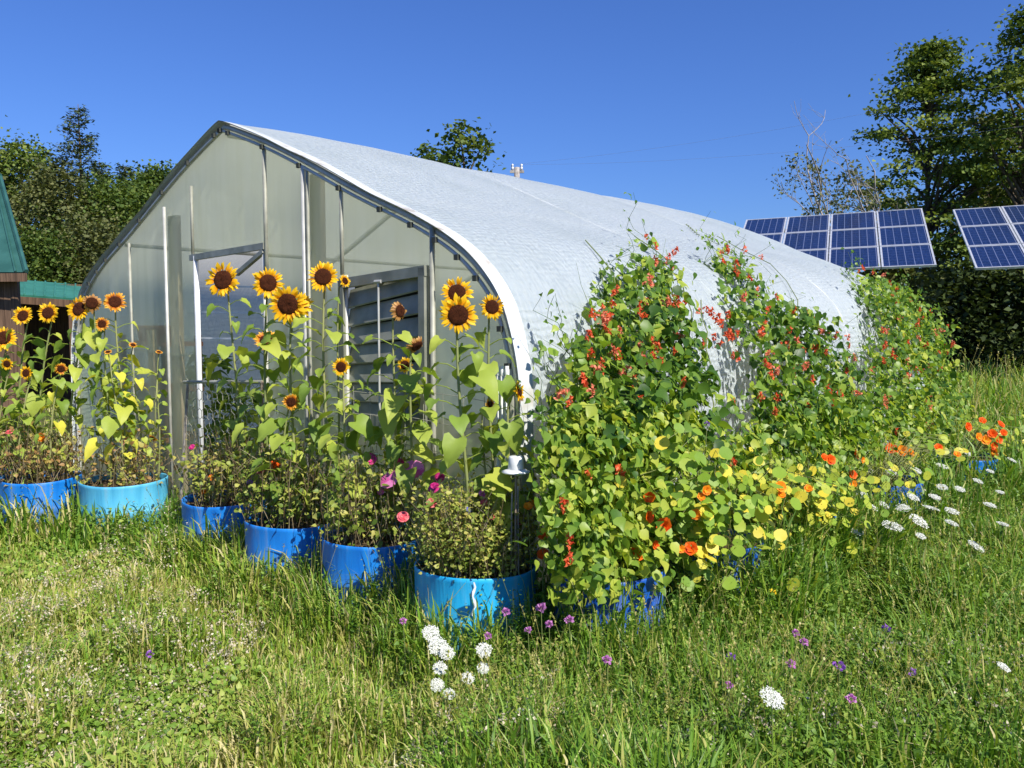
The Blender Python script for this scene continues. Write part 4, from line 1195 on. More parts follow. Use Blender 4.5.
nasturtium('farthest nasturtium, a mound of glowing orange flowers above the last barrel', (990, 440), 'r5', (.16, .10, .10), 60, .5,
           [(1000, 425, 9, 'nast_orange'), (992, 434, 10, 'nast_orange'), (985, 440, 11, 'nast_amber'), (998, 440, 9, 'nast_orange'), (978, 437, 9, 'nast_amber'), (1003, 433, 8, 'nast_orange'), (982, 421, 8, 'nast_orange'), (967, 427, 10, 'nast_orange'), (995, 452, 10, 'nast_amber'), (993, 446, 9, 'nast_orange')], 5, 7.5, (.045, .075))

def small_plant(label, px, py, Y, flowers, cat='flower', name='garden_flower'):
    c = at_depth(px, py, Y)
    o = thing(name, label, cat, (c[0], c[1], float(ground_z(c[0], c[1]))))
    st, fo = MB(), MB()
    r = np.random.default_rng(int(px * 7 + py))
    for (fx, fy, d, kind) in flowers:
        p = at_depth(fx, fy, Y) - np.array(o.location)
        st.tube([(r.normal() * .02, r.normal() * .02, 0), p * np.array([.7, .7, .5]), p - np.array([0, 0, .008])], .0022, 4, .3, False)
        n = 9; f = .2 + .6 * r.random(n)
        fo.scatter(LEAFLET, frame(r.normal(size=(n, 3)) + np.array([0, -.3, 1]), r.normal(size=(n, 3))), p * f[:, None] + r.normal(size=(n, 3)) * .015, r.uniform(.02, .045, n), r.random(n) * .6)
        inst('blossom', FL[kind], o, p, face_quat((r.normal() * .3, -.7, .7), r.random() * 6), d / 2 / F * Y * 1.1)
    st.build('stalks', M['stem'], o); fo.build('foliage', M['bean_leaf'], o)
    return o
small_plant('orange zinnias at the right rim of the near corner barrel', 543, 545, 3.8, [(543, 535, 11, 'zinnia_orange'), (543, 554, 12, 'zinnia_orange'), (528, 507, 9, 'nast_amber')])
small_plant('pink and red flower standing beside the low bean leaves near the white pipes', 566, 496, 3.85, [(566, 497, 11, 'pinkball'), (565, 490, 8, 'zinnia_rose')])
small_plant('yellow snapdragon spike in front of the low bean plants', 570, 520, 3.7, [(570, 516, 8, 'yellow'), (569, 524, 8, 'yellow'), (572, 531, 7, 'yellow')])
small_plant('dark violet sweet pea blossoms high among the bean leaves', 690, 440, 4.4, [(680, 450, 9, 'violet'), (707, 424, 7, 'violet'), (643, 402, 8, 'violet')])

# ================================================================== POSTS, WIRE, PIPES
# chicken wire panel in front of the doorway
cw = thing('chicken_wire_panel', 'chicken wire panel on a slanting pole with a dark top rail, before the doorway', 'fence panel', tuple(on_plane(186, 470, -.22)[:2]) + (0,))
o0 = np.array(cw.location)
m = MB(); m.tube([on_plane(180, 510, -.24) - o0, on_plane(188, 383, -.24) - o0], .011, 7); m.build('pole', M['pale_bark'], cw)
m = MB(); m.tube([on_plane(184, 382, -.24) - o0, on_plane(262, 382, -.24) - o0], .013, 7); m.build('top_rail', M['dark_tube'], cw)
m = MB(); m.tube([on_plane(262, 520, -.24) - o0, on_plane(262, 381, -.24) - o0], .010, 7); m.build('pole', M['board'], cw)
m = MB()
tA, zA = ts(on_plane(188, 384, -.24))[0], on_plane(188, 384, -.24)[2]
tB = ts(on_plane(262, 384, -.24))[0]
cell = .045
nu, nv_ = int((tA - tB) / (cell * 1.732)), int((zA - .45) / (cell * 1.5))
for a in range(nu + 1):
    for c_ in range(nv_ + 1):
        x0 = tB + (a + .5 * (c_ % 2)) * cell * 1.732; z0 = .45 + c_ * cell * 1.5
        if x0 > tA: continue
        ctr = W(x0, -.24, z0) - o0
        w_ = rng.normal(size=3) * .004
        e = lambda du, dv: W(x0 + du, -.24, z0 + dv) - o0 + w_
        for q in ((e(0, 0), e(0, cell)), (e(0, cell), e(cell * .866, cell * 1.5)), (e(0, cell), e(-cell * .866, cell * 1.5))):
            m.tube(q, .0026, 3, .5, False)
m.build('wire_mesh', M['wire'], cw)
# wire trellis behind the front barrels
tr = thing('wire_trellis', 'sagging wire trellis with dark wires behind the sunflower stems', 'trellis', tuple(W(1.0, -.1, 0)))
o0 = np.array(tr.location)
m = MB()
for z in (.60, .75, .9, 1.05, 1.2):
    m.tube([W(x, -.08, z + .015 * math.sin(x * 5 + z * 9)) - o0 for x in np.linspace(.1, 1.75, 14)], .002, 4, .5, False)
for x in np.arange(.12, 1.76, .16):
    m.tube([W(x, -.085, .4) - o0, W(x, -.085, 1.22) - o0], .0018, 4, .5, False)
m.build('wire_mesh', M['dark_tube'], tr)
for x in (.08, 1.78):
    m = MB(); m.tube([W(x, -.09, 0) - o0, W(x, -.09, 1.3) - o0], .012, 7); m.build('stake', M['dark_tube'], tr)
# three white pipes
for px, lab in ((498.5, 'white plastic pipe standing upright, farthest from the arch of the three'), (502.5, 'white plastic pipe standing upright, middle one of the three'), (507, 'white plastic pipe standing upright, closest to the arch of the three')):
    p = on_plane(px, 366, -.12)
    o = thing('white_pipe', lab, 'pipe', (p[0], p[1], 0), 0, 'white pipes by the arch')
    m = MB(); m.lathe([(.0095, 0), (.0095, p[2]), (.0065, p[2]), (.0065, p[2] - .05)], seg=12); m.build('tube', M['pvc'], o, True)
    m = MB(); m.lathe([(.0115, p[2] - .05), (.0125, p[2] - .045), (.0125, p[2] - .02), (.0105, p[2] - .015)], seg=12); m.build('collar', M['pvc'], o, True)
# upturned white cup on a stake
p = on_plane(515, 465, -.35)
o = thing('plant_stake', 'thin wooden stake beside the arch holding up a white cup', 'stake', (p[0], p[1], 0))
m = MB(); m.tube([(0, 0, 0), (.004, 0, p[2] - .01)], .0055, 6); m.build('rod', M['board'], o)
m = MB(); m.tube([(.02, .01, 0), (.014, 0, p[2] - .1)], .004, 6); m.tube([(-.025, .01, 0), (-.014, 0, p[2] - .12)], .004, 6); m.build('stick', M['pale_bark'], o)
o = thing('white_cup', 'white upturned plastic cup with a saucer shaped rim on a stake', 'cup', (p[0] + .004, p[1], p[2] - .03))
m = MB(); m.lathe([(.001, .072), (.030, .072), (.034, .066), (.038, .01), (.036, .008), (.030, .062), (.001, .066)], seg=24); m.build('cup_body', M['pvc'], o, True)
m = MB(); m.lathe([(.038, .004), (.066, -.006), (.068, .0), (.038, .012), (.038, .004)], seg=24); m.build('saucer', M['pvc'], o, True)

# ================================================================== SOLAR ARRAYS
def solar(label, par, ncol, nrow, skip=0):
    x, y, z, yaw, til, rol = par
    cy, sn = math.cos(yaw), math.sin(yaw)
    e1 = np.array([cy, sn, 0]); h = np.array([-sn, cy, 0])
    e2 = math.cos(til) * h + math.sin(til) * np.array([0, 0, 1.0])
    a = math.cos(rol) * e1 + math.sin(rol) * e2; b_ = math.cos(rol) * e2 - math.sin(rol) * e1
    nrm = np.cross(a, b_)
    pw, ph = 1.0, 1.3
    mid = np.array([x, y, z]) + a * pw * ncol / 2 + b_ * ph * nrow / 2
    o = thing('solar_array', label, 'solar panels', (mid[0], mid[1], 0))
    Mx = Matrix(((a[0], b_[0], nrm[0]), (a[1], b_[1], nrm[1]), (a[2], b_[2], nrm[2])))
    qt = Mx.to_quaternion()
    m = MB(); m.box(pw / 2, ph / 2, 0, pw - .03, ph - .03, .03); pm = m.mesh('solar_panel', M['cells'])
    m = MB(); w = .035
    for cx_, cy_, sx_, sy_ in ((pw / 2, .012 + w / 2, pw - .02, w), (pw / 2, ph - .012 - w / 2, pw - .02, w), (.012 + w / 2, ph / 2, w, ph - .02 - 2 * w), (pw - .012 - w / 2, ph / 2, w, ph - .02 - 2 * w)):
        m.box(cx_, cy_, .004, sx_, sy_, .045)
    fm = m.mesh('panel_frame', M['alu'])
    org = np.array([x, y, z]) - np.array(o.location)
    for i_ in range(ncol):
        for j_ in range(nrow):
            p = inst('solar_panel', pm, o, org + a * pw * i_ + b_ * ph * j_, qt)
            inst('panel_frame', fm, p)
    for f in (.2, .8):
        m = MB(); q0 = org + b_ * ph * nrow * f - nrm * .08; m.bar(q0, q0 + a * pw * ncol, .06, .08, nrm); m.build('support_rail', M['galv'], o)
    m = MB(); c0 = mid - np.array(o.location) - nrm * .12
    m.tube([(c0[0], c0[1], -.1), tuple(c0)], .09, 12); m.build('mast', M['dark_tube'], o, True)
    m = MB(); m.bar(c0 - b_ * ph * nrow * .32, c0 + b_ * ph * nrow * .32, .1, .1, nrm); m.build('tilt_beam', M['galv'], o)
    return o
solar('solar array of three panel rows rising just behind the roof film', (4.589, 17.813, 2.654, -.429, .411, .052), 4, 3)
solar('solar array before the big tree, cut by the picture edge', (9.194, 16.596, 2.688, -.42, .426, .057), 4, 3)

# ================================================================== BUILDINGS AT THE LEFT EDGE
def poly_obj(mb, pts, thick, nrm):
    pts = [np.array(p, float) for p in pts]; n = len(pts); nrm = np.array(nrm, float)
    V = pts + [p - nrm * thick for p in pts]
    Q, T = [], []
    if n == 4:
        Q += [(0, 1, 2, 3), (7, 6, 5, 4)]
    else:
        T += [(0, 1, 2), (5, 4, 3)]
    for k in range(n):
        Q.append((k, k + n, (k + 1) % n + n, (k + 1) % n))
    mb.add(V, Q, T)
Yb = 14.0
e_r = at_depth(27, 272, Yb); e_l = e_r + np.array([-6.5, .6, 0])
top = at_depth(1, 178, Yb + 2.3)
barn = thing('barn', 'wooden barn with a steep dark green metal roof', 'barn', (e_r[0] - 2.5, Yb + 2, 0))
ob = np.array(barn.location)
m = MB()
top_l = top + np.array([-4.5, .5, 0])
nr = np.cross(e_r - e_l, top - e_r); nr /= np.linalg.norm(nr)
poly_obj(m, [e_l - ob, e_r - ob, top - ob, top_l - ob], .05, nr)
back_r = e_r + np.array([-4.2, 4.6, 0]); back_l = back_r + np.array([-3.5, .6, 0])
n2 = np.cross(back_r - e_r, top - back_r); n2 /= np.linalg.norm(n2)
poly_obj(m, [e_r - ob, back_r - ob, top - ob], .05, n2)
n3 = np.cross(back_l - back_r, top_l - back_l); n3 /= np.linalg.norm(n3)
poly_obj(m, [back_r - ob, back_l - ob, top_l - ob, top - ob], .05, n3)
ro = m.build('roof', M['barnroof'], barn)
m = MB()
for f in np.linspace(.05, .97, 12):
    a_, b_ = e_l + (e_r - e_l) * f - ob, top_l + (top - top_l) * f - ob
    m.bar(a_ + nr * .012, b_ + nr * .012, .03, .03, nr)
m.build('standing_seam', M['barnroof'], ro)
m = MB(); m.tube([top - ob + nr * .03, top_l - ob + nr * .03], .07, 8); m.tube([top - ob + nr * .02, e_r - ob + nr * .02], .035, 6); m.build('ridge_cap', M['barnroof'], ro)
m = MB(); m.bar(e_l - ob + np.array([0, -.02, -.09]), e_r - ob + np.array([0, -.02, -.09]), .03, .14); m.build('fascia', M['barn'], ro)
m = MB()
wl_, wr_, wb = e_l + np.array([.4, .35, 0]), e_r + np.array([-.36, .35, 0]), e_r[2] - .08
nb = 44
for k in range(nb):
    p0 = wl_ + (wr_ - wl_) * (k + .04) / nb; p1 = wl_ + (wr_ - wl_) * (k + .96) / nb
    c_ = (p0 + p1) / 2 - ob
    m.box(c_[0], c_[1] - .01 * (k % 2), wb / 2, np.linalg.norm(p1 - p0), .04, wb)
pb = [wr_ + np.array([-.03, .05, 0]), back_r + np.array([-.3, -.3, 0])]
m.bar((pb[0][0] - ob[0], pb[0][1] - ob[1], wb / 2), (pb[1][0] - ob[0], pb[1][1] - ob[1], wb / 2), .05, wb)
m.build('wall', M['barn'], barn)
# low shed roof between barn and greenhouse
sh = thing('shed', 'low open shed with a bright green metal roof beside the barn', 'shed', (at_depth(45, 300, 15.5)[0], 16.5, 0))
osd = np.array(sh.location)
a_ = at_depth(12, 294, 15.2); b_ = at_depth(128, 302, 15.2); c_ = at_depth(128, 289, 17.4); d_ = at_depth(13, 279, 17.4)
nr = np.cross(b_ - a_, d_ - a_); nr /= np.linalg.norm(nr)
m = MB(); poly_obj(m, [a_ - osd, b_ - osd, c_ - osd, d_ - osd], .04, nr); rs = m.build('roof', M['greenroof'], sh)
m = MB()
for f in np.linspace(.02, .98, 12):
    m.bar(a_ + (b_ - a_) * f - osd + nr * .01, d_ + (c_ - d_) * f - osd + nr * .01, .03, .03, nr)
m.build('standing_seam', M['greenroof'], rs)
m = MB(); m.bar(a_ - osd + np.array([0, 0, -.1]), b_ - osd + np.array([0, 0, -.1]), .04, .13); m.build('fascia', M['barn'], rs)
m = MB()
z2 = d_[2] - .12
m.box((d_[0] + c_[0]) / 2 - osd[0], 17.2 - osd[1], z2 / 2, c_[0] - d_[0], .06, z2); m.build('back_wall', M['barn'], sh)
for f in (.02, .5, .98):
    p = a_ + (b_ - a_) * f - osd
    m = MB(); m.box(p[0], p[1] + .1, (a_[2] - .12) / 2, .12, .12, a_[2] - .12); m.build('post', M['barn'], sh)

# ================================================================== TREES
def tree(name, label, x, y, h, crown_r, crown_base, n_clump, per, leaf, mat, seed, group=None, flat=.6, trunk_r=None, clump_r=.55, shape=1.0, limbs=10, bark='bark', cat='tree', trunk_top=.85, lean=0.0):
    r = np.random.default_rng(seed + 3000)
    o = thing(name, label, cat, (x, y, 0), 0, group)
    tr_ = trunk_r or h * .017
    k = np.linspace(0, 1, 10)
    tp = np.stack([np.sin(k * 2 + seed) * .12 * k + lean * k, np.cos(k * 1.7 + seed) * .12 * k, k * h * trunk_top - .1], 1)
    t_ = MB(); t_.tube(tp, tr_ * (1 - .85 * k), 8)
    # clump centres fill an uneven ovoid
    ph = r.random(6) * 6.28
    f = r.random(n_clump) ** .9
    a = r.random(n_clump) * 6.283
    prof = np.sin(np.clip(f * .92 + .08, 0, 1) ** shape * math.pi) ** .7
    lob = 1 + .22 * np.sin(3 * a + ph[0] + f * 5) + .16 * np.sin(5 * a + ph[1] - f * 9)
    rr = crown_r * prof * lob * np.sqrt(.15 + .85 * r.random(n_clump))
    c = np.stack([rr * np.cos(a) + lean * f, rr * np.sin(a), crown_base + (h - crown_base) * f], 1)
    for q in r.choice(n_clump, min(limbs, n_clump), False):
        z0 = max(crown_base * .6, c[q, 2] - (.5 + .5 * r.random()) * rr[q] - .3)
        z0 = min(z0, h * trunk_top * .93)
        s0 = np.array([np.interp(z0, tp[:, 2], tp[:, 0]), np.interp(z0, tp[:, 2], tp[:, 1]), z0])
        md = (s0 + c[q]) / 2 + np.array([0, 0, .15 * rr[q]]) + r.normal(size=3) * .1
        t_.tube([s0, md, c[q]], [tr_ * .35, tr_ * .22, tr_ * .07], 5, .5, False)
    t_.build('trunk', M[bark], o, True)
    n = n_clump * per
    cs = clump_r * (.6 + .8 * r.random(n_clump))
    pos = np.repeat(c, per, 0) + r.normal(size=(n, 3)) * np.repeat(cs, per)[:, None] * np.array([1, 1, flat])
    fo = MB()
    va = np.clip(np.repeat(r.normal(size=n_clump) * .16, per) + .45 + r.normal(size=n) * .18, 0, 1)
    nr_ = np.array([0, 0, .9]) + r.normal(size=(n, 3)) * .6
    sz = leaf * (.7 + .6 * r.random(n))
    fo.scatter(QLEAF, frame(nr_, r.normal(size=(n, 3)) - np.array([0, 0, .3])), pos, np.stack([sz * 1.2, sz, sz], 1), va)
    fo.build('crown', M[mat], o)
    return o
def spruce(name, label, x, y, h, w, seed, leaf=.14, base=.6, dens=1.0, group=None, mat='spruce'):
    r = np.random.default_rng(seed + 4000)
    o = thing(name, label, 'tree', (x, y, 0), 0, group)
    t_ = MB(); t_.tube([(0, 0, -.1), (.03, 0, h * .5), (0, 0, h)], [h * .014, h * .009, .01], 7)
    fo = MB()
    z = base
    while z < h - .1:
        f = (z - base) / (h - base)
        L = w * (1 - f) ** .85 * (.75 + .4 * r.random()) + .12
        for b_ in range(int(5 + 3 * r.random())):
            a = r.random() * 6.283
            l_ = L * (.65 + .5 * r.random())
            up = .55 * f + .12
            p0 = np.array([0, 0, z]); p2 = np.array([math.cos(a) * l_, math.sin(a) * l_, z + l_ * (up - .12)]); p1 = (p0 + p2) / 2 - np.array([0, 0, l_ * .08])
            t_.tube([p0, p1, p2], [.02, .012, .004], 3, .5, False)
            n = int((14 + 55 * l_) * dens)
            u = r.random(n) ** .75
            P = p0 * (1 - u[:, None]) ** 2 + 2 * p1 * (u * (1 - u))[:, None] + p2 * (u ** 2)[:, None] + r.normal(size=(n, 3)) * np.array([.07, .07, .05]) * (1 + l_ * .5)
            d = np.array([math.cos(a), math.sin(a), -.35]) + r.normal(size=(n, 3)) * .55
            sz = leaf * (.7 + .6 * r.random(n))
            fo.scatter(QLEAF, frame(np.array([0, 0, 1.0]) + r.normal(size=(n, 3)) * .5, d), P, np.stack([sz * .7, sz, sz], 1), np.clip(.45 + r.normal() * .12 + r.normal(size=n) * .18, 0, 1))
        z += (.17 + .12 * r.random()) * (h / 9) ** .5
    t_.build('trunk', M['bark'], o, True)
    fo.build('crown', M[mat], o)
    return o
def treepos(px, top_py, Y):
    p = at_depth(px, top_py, Y)
    return p[0], p[2]
# wood behind the barn
for k, (px, ty, Y, cr, mt, nm, lab) in enumerate((
        (-30, 152, 31, 2.8, 'tree_b', 'broadleaf_tree', 'grey green broadleaf tree behind the barn roof'),
        (20, 147, 31, 2.4, 'tree_a', 'broadleaf_tree', 'dull green broadleaf tree rising over the barn corner'),
        (56, 172, 28, 2.3, 'tree_b', 'broadleaf_tree', 'broad olive tree standing in front of the tall spruce'),
        (106, 184, 29, 2.2, 'tree_c', 'broadleaf_tree', 'rounded olive tree left of the greenhouse roof edge'),
        (38, 240, 24, 1.2, 'tree_c', 'young_tree', 'small bright green tree above the low shed roof'),
        (94, 228, 25, 1.9, 'tree_b', 'broadleaf_tree', 'low dusky tree directly above the shed roof end'),
        (135, 190, 31, 1.9, 'tree_c', 'broadleaf_tree', 'dark green tree partly behind the clear front wall'),
        (162, 173, 35, 1.6, 'tree_c', 'broadleaf_tree', 'light green treetop touching the greenhouse roof edge'),
        (146, 178, 36, 1.3, 'tree_c', 'broadleaf_tree', 'narrow light green treetop beside the greenhouse roof edge'))):
    x, h = treepos(px, ty, Y)
    tree(nm, lab, x, Y, h, cr, .5, 190, 70, .125 * Y / 28, M and mt, 10 + k, 'trees behind the barn', .6, clump_r=.36, limbs=10)
for k, (px, ty, Y, w, lab, d) in enumerate(((78, 104, 30, 2.4, 'tall slender spruce towering over the wood', .55), (125, 166, 34, 1.6, 'spruce with pointed top between the tall one and the greenhouse', 1.1), (42, 152, 34, 1.6, 'pointed spruce showing above the barn roof', 1.0),
                                         (99, 160, 34, 1.5, 'slim spruce next to the tall one', 1.1), (5, 150, 34, 1.6, 'short dark spruce behind the broadleaf trees', 1.0))):
    x, h = treepos(px, ty, Y)
    spruce('spruce_tree', lab, x, Y, h, w, k, .13, .6, d * 1.1, 'spruces behind the barn')
# lone crown showing over the roof
x, h = treepos(462, 131, 30)
tree('broadleaf_tree', 'lone green treetop peeping over the greenhouse ridge', x, 30, h, 1.15, 5.2, 26, 60, .19, 'tree_c', 50, None, .7, clump_r=.32)
x, h = treepos(426, 149, 32)
tree('broadleaf_tree', 'tiny treetop sprig left of the lone one above the ridge', x, 32, h, .45, 6.6, 6, 40, .16, 'tree_c', 51, None, .7, clump_r=.2)
# big trees behind the arrays
x, h = treepos(935, 46, 27)
tree('maple_tree', 'large dark green tree with layered branches behind the gap between the arrays', x, 27, h, 2.7, 1.6, 210, 85, .14, 'tree_a', 61, None, .22, clump_r=.33, limbs=70, shape=.62)
x, h = treepos(1035, 8, 25)
tree('maple_tree', 'tallest tree at the picture edge, behind the cut off array', x, 25, h, 2.3, 1.6, 180, 85, .14, 'tree_a', 62, None, .24, clump_r=.31, limbs=60, shape=.7)
x, h = treepos(985, 120, 29)
tree('maple_tree', 'bronze green tree filling the space between the two tallest ones', x, 29, h, 2.5, 1.0, 150, 80, .15, 'tree_b', 63, None, .26, clump_r=.34, limbs=40)
# half bare tree
def bare_tree():
    Y0 = 22.0
    x, h = treepos(866, 142, Y0)
    o = thing('half_bare_tree', 'half bare tree with pale twigs and few leaves above the panels', 'tree', (x, Y0, 0))
    r = np.random.default_rng(77)
    t_, fo = MB(), MB()
    def limb(p, d, L, rad_, lv):
        pts = [p]
        for _ in range(4):
            d = d + r.normal(size=3) * .16 + np.array([0, 0, .05]); d /= np.linalg.norm(d)
            pts.append(pts[-1] + d * L / 4)
        t_.tube(pts, np.linspace(rad_, rad_ * .45, 5), 5, .5, False)
        if lv >= 2 and r.random() < .62 and pts[-1][2] < h * .93:
            n = 16
            fo.scatter(QLEAF, frame(r.normal(size=(n, 3)) + np.array([0, 0, .6]), r.normal(size=(n, 3))), pts[-1] + r.normal(size=(n, 3)) * .11, r.uniform(.06, .12, n), np.clip(.5 + .3 * r.normal(size=n), 0, 1))
        if lv < 3:
            for _ in range(3 if lv else 7):
                q = pts[r.integers(3 if lv == 0 else 1, 5)]
                side = np.array([-.5 + r.normal() * .7, r.normal() * .6, .35 + .4 * r.random()])
                e = d * .5 + side; e /= np.linalg.norm(e)
                limb(q, e, L * ((.30 if lv == 0 else .42) + .15 * r.random()), rad_ * .45, lv + 1)
    limb(np.array([0, 0, -.1]), np.array([.02, 0, 1.0]), h * .80, .06, 0)
    limb(np.array([-.3, .2, -.1]), np.array([-.10, 0, 1.0]), h * .70, .05, 0)
    t_.build('trunk', M['pale_bark'], o, True)
    fo.build('crown', M['tree_b'], o)
bare_tree()
# understorey
for k, (px, ty, Y, cr, mt, lab) in enumerate((
        (895, 268, 20, 1.0, 'tree_b', 'rounded grey green shrub beneath the first solar array'), (950, 278, 24, 1.7, 'shrub', 'dark shrub in shade under the gap between the arrays'),
        (1000, 272, 23, 1.7, 'shrub', 'shaded shrub under the cut off array'), (1050, 268, 22, 1.8, 'shrub', 'shaded shrub at the picture edge below the panels'), (920, 285, 26, 1.8, 'shrub', 'dim shrub behind the rounded grey green one'), (975, 240, 28, 2.4, 'shrub', 'tall shaded shrub under the bronze tree'))):
    x, h = treepos(px, ty, Y)
    tree('shrub', lab, x, Y, h, cr, .05, 60, 70, .16, mt, 80 + k, 'shrubs under the solar arrays', .8, clump_r=.36, limbs=5, trunk_r=.05, cat='shrub')

# ================================================================== POLE AND CABLES
pp = at_depth(517, 166, 30)
o = thing('utility_pole', 'top of a grey utility pole with insulators peeping over the ridge', 'utility pole', (pp[0], 30, 0))
m = MB(); m.tube([(0, 0, -.1), (0, 0, pp[2] - .05)], [.13, .10], 10); m.build('pole', M['pale_bark'], o, True)
m = MB(); m.box(0, 0, pp[2] - .2, .5, .08, .09); m.build('crossarm', M['pale_bark'], o)
for dx in (-.16, .16):
    m = MB(); m.lathe([(.02, 0), (.05, .02), (.05, .1), (.03, .12), (.045, .14), (.045, .2), (.001, .24)], (dx, 0, pp[2] - .155), 10); m.build('insulator', M['alu'], o, True)
for dx, q, lab in ((-.16, at_depth(1150, 52, 22), 'thin power cable, the upper of two across the sky'), (.16, at_depth(1150, 108, 22), 'thin power cable, the lower of two across the sky')):
    a_ = np.array([pp[0] + dx, 30, pp[2] + .05])
    k = np.linspace(0, 1, 24)[:, None]
    P = a_ + (q - a_) * k; P[:, 2] -= (4 * k[:, 0] * (1 - k[:, 0])) * .35
    m = MB(); m.tube(P - a_, .0025, 4, .5, False)
    c_ = m.build('power_cable', M['cable']); c_.location = tuple(a_)
    tag(c_, lab, 'cable', 'power cables')

# ================================================================== GRASS
def clear_mask(x, y):
    q = np.stack([x, y], 1) - CN
    t, s_ = q @ FD, q @ NV
    ok = ~((t > -.05) & (t < 6.05) & (s_ > -.05) & (s_ < LEN + .05))
    for k, bo in B.items():
        ok &= (x - bo.location[0]) ** 2 + (y - bo.location[1]) ** 2 > (.30) ** 2
    return ok
def lawn_fields(x, y):
    """(height scale, dryness) over the plot"""
    q = np.stack([x, y], 1) - CN
    t, s_ = q @ FD, q @ NV
    right = sm(-.75, .45, x - .10 * (y - 3.2) + .35 * (vnoise(x * 1.7, y * 1.7, 21) - .5))
    near_b = np.zeros_like(x); near_r = np.zeros_like(x)
    for key, bo in B.items():
        d = np.hypot(x - bo.location[0], y - bo.location[1])
        near_b = np.maximum(near_b, 1 - sm(.32, .75, d))
        if key[0] == 'r': near_r = np.maximum(near_r, (1 - sm(.45, 1.1, d)) * (.62 if key == 'r1' else 1) * sm(.35, .75, np.hypot(x - B['front'].location[0], y - B['front'].location[1])))
    tuft = vnoise(x * 2.3, y * 2.3, 31); patch = vnoise(x * .8, y * .8, 41)
    h = .05 + .05 * tuft + .09 * sm(.66, .82, tuft)
    h = h * (1 - right) + right * (.13 + .15 * tuft + .08 * patch)
    h = np.maximum(h, near_b * (.25 + .17 * tuft))
    h = np.maximum(h, near_r * (.38 + .16 * tuft))
    far = sm(7, 13, y) * right
    h = h + far * .30
    dry = (1 - right) * (.52 + .55 * (patch - .5) + .35 * (vnoise(x * 4, y * 4, 51) - .5)) - .25 * near_b + right * (.02 + .25 * (patch - .5)) + .22 * far
    return h, dry
def blades(n, y0, y1, wide, wmul, seed, hmul=1.0, xmin=-9, powr=1.6):
    r = np.random.default_rng(seed)
    u = r.random(n)
    y = (y0 ** (1 - powr) + u * (y1 ** (1 - powr) - y0 ** (1 - powr))) ** (1 / (1 - powr))
    x = (r.random(n) * 2 - 1) * (wide * y + .8)
    # gather some blades into tufts
    k = n // 5
    cx, cy = x[:k // 14], y[:k // 14]
    x[:len(cx) * 14] = np.repeat(cx, 14) + r.normal(size=len(cx) * 14) * .022
    y[:len(cy) * 14] = np.repeat(cy, 14) + r.normal(size=len(cy) * 14) * .022
    ok = clear_mask(x, y) & (x > xmin) & (y > 1.5)
    x, y = x[ok], y[ok]
    n = len(x)
    h, dry = lawn_fields(x, y)
    hh = h * (.25 + 1.15 * r.random(n) ** 1.4) * hmul
    a = r.random(n) * 6.283
    bend = (.08 + .72 * r.random(n) ** 1.3) * hh
    w = (.0016 + .0022 * r.random(n)) * wmul * (1 + hh * 2)
    dx, dy = np.cos(a), np.sin(a)
    wa = a + 1.57 + r.normal(size=n) * .5
    wx, wy = np.cos(wa) * w, np.sin(wa) * w
    z0 = ground_z(x, y) - .005
    V = np.empty((n, 7, 3))
    for k_, (f, o_, wf) in enumerate(((0, 0, 1), (.5, .22, .9), (.85, .6, .6), (1, 1, 0))):
        cx_, cy_, cz_ = x + dx * bend * o_, y + dy * bend * o_, z0 + hh * (f - .25 * o_ * (bend / (hh + 1e-6)) * f)
        if k_ < 3:
            V[:, 2 * k_] = np.stack([cx_ - wx * wf, cy_ - wy * wf, cz_], 1)
            V[:, 2 * k_ + 1] = np.stack([cx_ + wx * wf, cy_ + wy * wf, cz_], 1)
        else:
            V[:, 6] = np.stack([cx_, cy_, cz_], 1)
    base = (np.arange(n) * 7)[:, None, None]
    Q = (np.array([[0, 1, 3, 2], [2, 3, 5, 4]])[None] + base).reshape(-1, 4)
    T = (np.array([[4, 5, 6]])[None] + base).reshape(-1, 3)
    va = np.clip(.27 + dry * .6 + r.normal(size=n) * .22 + (r.random(n) < .10) * .4, 0, 1)
    return V.reshape(-1, 3), Q, T, np.repeat(va, 7)
gm = MB()
gm.add(*blades(235000, 1.7, 5.2, .82, 1.15, 1))
gm.add(*blades(120000, 4.6, 10, .82, 1.8, 2))
gm.add(*blades(45000, 9, 24, .9, 2.4, 4, xmin=-20))
gm.add(*blades(120000, 9, 34, .95, 2.3, 3, 1.05, xmin=2))
go = gm.build('grass', M['grass'])
tag(go, 'lawn and meadow grass, short and dry at one side, long and green at the other', 'grass', kind='stuff')

def groundcover(n, seed):
    r = np.random.default_rng(seed)
    m = MB()
    k = n // 9
    y = 2.5 + 4.5 * r.random(k) ** 1.5; x = (r.random(k) * 2 - 1) * .8 * y
    keep = vnoise(x * 1.5, y * 1.5, 61) + .35 * r.random(k) > .62
    x, y = x[keep], y[keep]
    x = np.repeat(x, 9) + r.normal(size=len(x) * 9) * .035; y = np.repeat(y, 9) + r.normal(size=len(y) * 9) * .035
    ok = clear_mask(x, y); x, y = x[ok], y[ok]; n = len(x)
    h, dry = lawn_fields(x, y)
    z = ground_z(x, y) + h * (.3 + .75 * r.random(n))
    nr = np.array([.1, -.2, 1.0]) + r.normal(size=(n, 3)) * .45
    m.scatter(LEAFLET, frame(nr, r.normal(size=(n, 3))), np.stack([x, y, z], 1), r.uniform(.014, .036, n), np.clip(.35 + .5 * dry + r.normal(size=n) * .2, 0, 1))
    return m
co = groundcover(80000, 5).build('clover_leaves', M['clover'])
tag(co, 'low clover and weed leaves spread through the grass', 'ground cover', kind='stuff')

